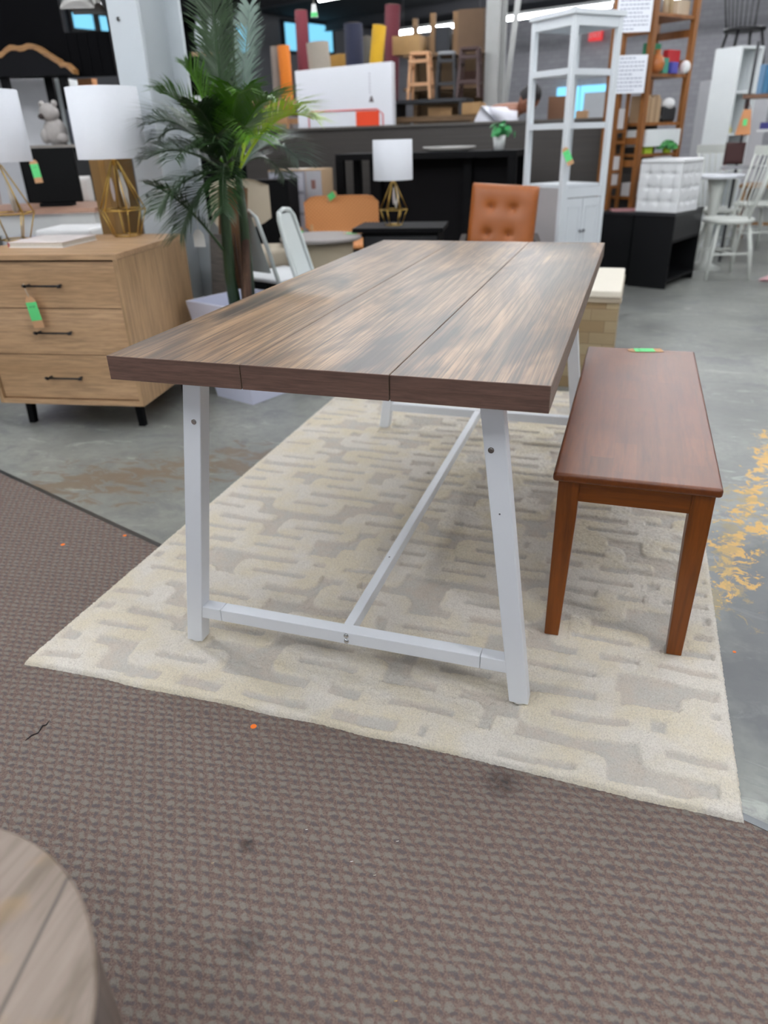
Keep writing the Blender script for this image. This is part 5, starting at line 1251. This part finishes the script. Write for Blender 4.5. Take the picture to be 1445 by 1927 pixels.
# desk with monitor
a = ATZ(0,405,.75); b = ATZ(178,372,.75); 
dka = math.atan2(b.y-a.y,b.x-a.x); ds2 = thing('writing_desk','white desk with pinkish wood top behind the dresser','desk',AT(95,385,4.5).xy.to_3d(),radians(20)); 
MB().box(-.75,-.10,.79,.28,.45,.815).build('desk_top', wood('desk_top','#a07a66','#b48e78','#aa8470','x',1,.4,.05), ds2)
MB().box(-.73,-.08,.68,.26,.43,.7895).build('apron', P('#c9c9c6',.5), ds2)
for x in (-.71,.24):
    for y in (-.06,.41): MB().box(x-.022,y-.022,0,x+.022,y+.022,.6795).build('leg', P('#d4d4d2',.5), ds2)
mo = thing('monitor','black flat screen monitor leaning on the white desk','monitor',on(ds2,.00,.10,.8155),radians(22)); z2 = AT(100,278,4.65).z-.8155
MB().box(-.15,0,.02,.15,.03,z2).build('screen', P('#050506',.5,spec=.15), mo, bevel=.004); MB().box(-.09,-.03,0,.09,.07,.0195).build('stand', BLACK, mo)
price_tag('kraft tag with green sticker hanging on the black monitor', on(mo,-.08,-.006,z2*.80), (0,radians(-4),radians(22)), 1.9, [(0,0,0),(0,.003,.03),(0,.006,.06)], group='kraft price tags')
uch = thing('cushion_chair','off white cushioned chair back behind the right dresser lamp','chair',on(ds2,-.02,.50,0),radians(20))
cq = cushion(.22,.16,.10,[],20,16).build('backrest', P('#cfccc8',.8), uch); cq.location = (0,0,.80)
MB().box(-.16,.06,.50,.16,.24,.58).build('seat', P('#d5d3cf',.8), uch, bevel=.02)
MB().box(-.012,.055,.5,.012,.07,.86).build('back_support', WHITE2, uch)
for x in (-.13,.13):
    for y in (.08,.22): MB().cyl((x*1.1,y,0),(x,y,.4995),.012,n=10).build('leg', WHITE2, uch)
price_tag('kraft tag with green sticker on the off white cushioned chair back', on(uch,-.05,-.062,.935), (0,0,radians(16)), 1.5, group='kraft price tags')
wb2 = thing('white_bench','white padded low bench behind the book on the dresser','bench',AT(125,440,4.15).xy.to_3d(),radians(14))
zz2 = AT(125,430,4.15).z
MB().box(-.15,-.05,zz2-.05,.16,.25,zz2).build('seat', P('#e3e3e3',.5), wb2, bevel=.015); MB().box(-.14,-.04,zz2-.09,.15,.24,zz2-.0505).build('frame', P('#85857c',.5), wb2)
for x in (-.12,.13):
    for y in (-.02,.22): MB().bar((x,y,0),(x,y,zz2-.0905),.03,.03).build('leg', P('#cfcfcc',.5), wb2)
lb2 = tag(MB().box(-.14,-.1,0,.14,.1,.62).build('lilac_box', P('#b9b6c9',.5,var=.05), None, bevel=.006),'pale lilac box behind the left lamp base','box',loc=AT(15,455,4.2).xy.to_3d(),rotz=radians(14))
# shelf rack between column and palm, with white vases
p = AT(372,110,5.6); bs_ = thing('black_rack','black metal shelf rack between the white column and the palm','rack',(p.x,p.y,0),YV)
zs = [AT(372,v,5.6).z for v in (250,152,100,20)]
for x in (-.19,.19):
    for y in (0,.25): MB().bar((x,y,0),(x,y,zs[-1]+.4),.03,.03).build('post', DKW, bs_)
for z in zs: MB().box(-.2,-.01,z-.02,.2,.26,z).build('shelf', DKW, bs_)
MB().box(-.2,.262,.6,.2,.27,zs[-1]+.4).build('back_panel', DKW, bs_)
MB().box(-.03,-.03,zs[2]-.0195,.20,-.011,zs[2]+.003).build('front_edge', P('#a88a68',.6), bs_)
for k, (x, w2, h2) in enumerate(((-.13,.03,.24),(.02,.035,.22),(.095,.026,.2),(.15,.018,.19))):
    tag(MB().lathe([(w2*.7,0),(w2,h2*.35),(w2*.9,h2*.6),(w2*.35,h2*.72),(w2*.6,h2*.85),(w2*.5,h2)],18).build('vase', P('#dfe6ee',.2)), ['tall white vase at the left of the black rack','white vase in the middle of the black rack','white vase right of the middle one on the black rack','small white vase at the right end of the black rack'][k], 'vase', 'white vases on the black rack', on(bs_,x,.06,zs[2]+.0005))
boxthing('white_tub','white tub on the lower shelf of the black rack','box',bs_,.02,.1,zs[1]-.0-.0,.22,.18,.0,'#d0d0d0') if False else None
boxthing('white_carton','white carton on the shelf of the black rack seen above the palm fronds','box',bs_,-.07,.1,zs[0],.18,.18,.22,'#c6c8ca')
# curved grey lamp arm upper left
p = AT(150,0,4.4); la = thing('arc_lamp','grey curved lamp head hanging at the top left','lamp',(p.x,p.y,0),YV)
q = MB().tube([(-.09,0,AT(130,30,4.4).z-.0),(-.085,0,p.z-.0),(-.05,0,p.z+.05),(.06,0,p.z+.05)],.0,8) if False else None
zt2 = AT(150,22,4.4).z
q = MB(); q.grid(lambda u,v: (-.075+.17*u, .09*cos(v*pi), zt2+ (.035+.07*sin(u*pi)**.5)*sin(v*pi)), 16, 14); q.grid(lambda u,v: (-.07+.16*u, .08*cos(v*pi), zt2+(.03+.06*sin(u*pi)**.5)*sin(v*pi)), 16, 14)
q.build('lamp_head', P('#6f6d6a',.35,.5), la); MB().tube([(0.02,.0,zt2+.10),(0.06,.1,zt2+.5),(.0,.4,zt2+.55),(.0,.5,.0)],.01,8).build('arm', P('#3a3a3c',.4), la); MB().lathe([(.12,0),(.12,.02),(.02,.03)],20,c=(0,.5,0)).build('base', BLACK, la)
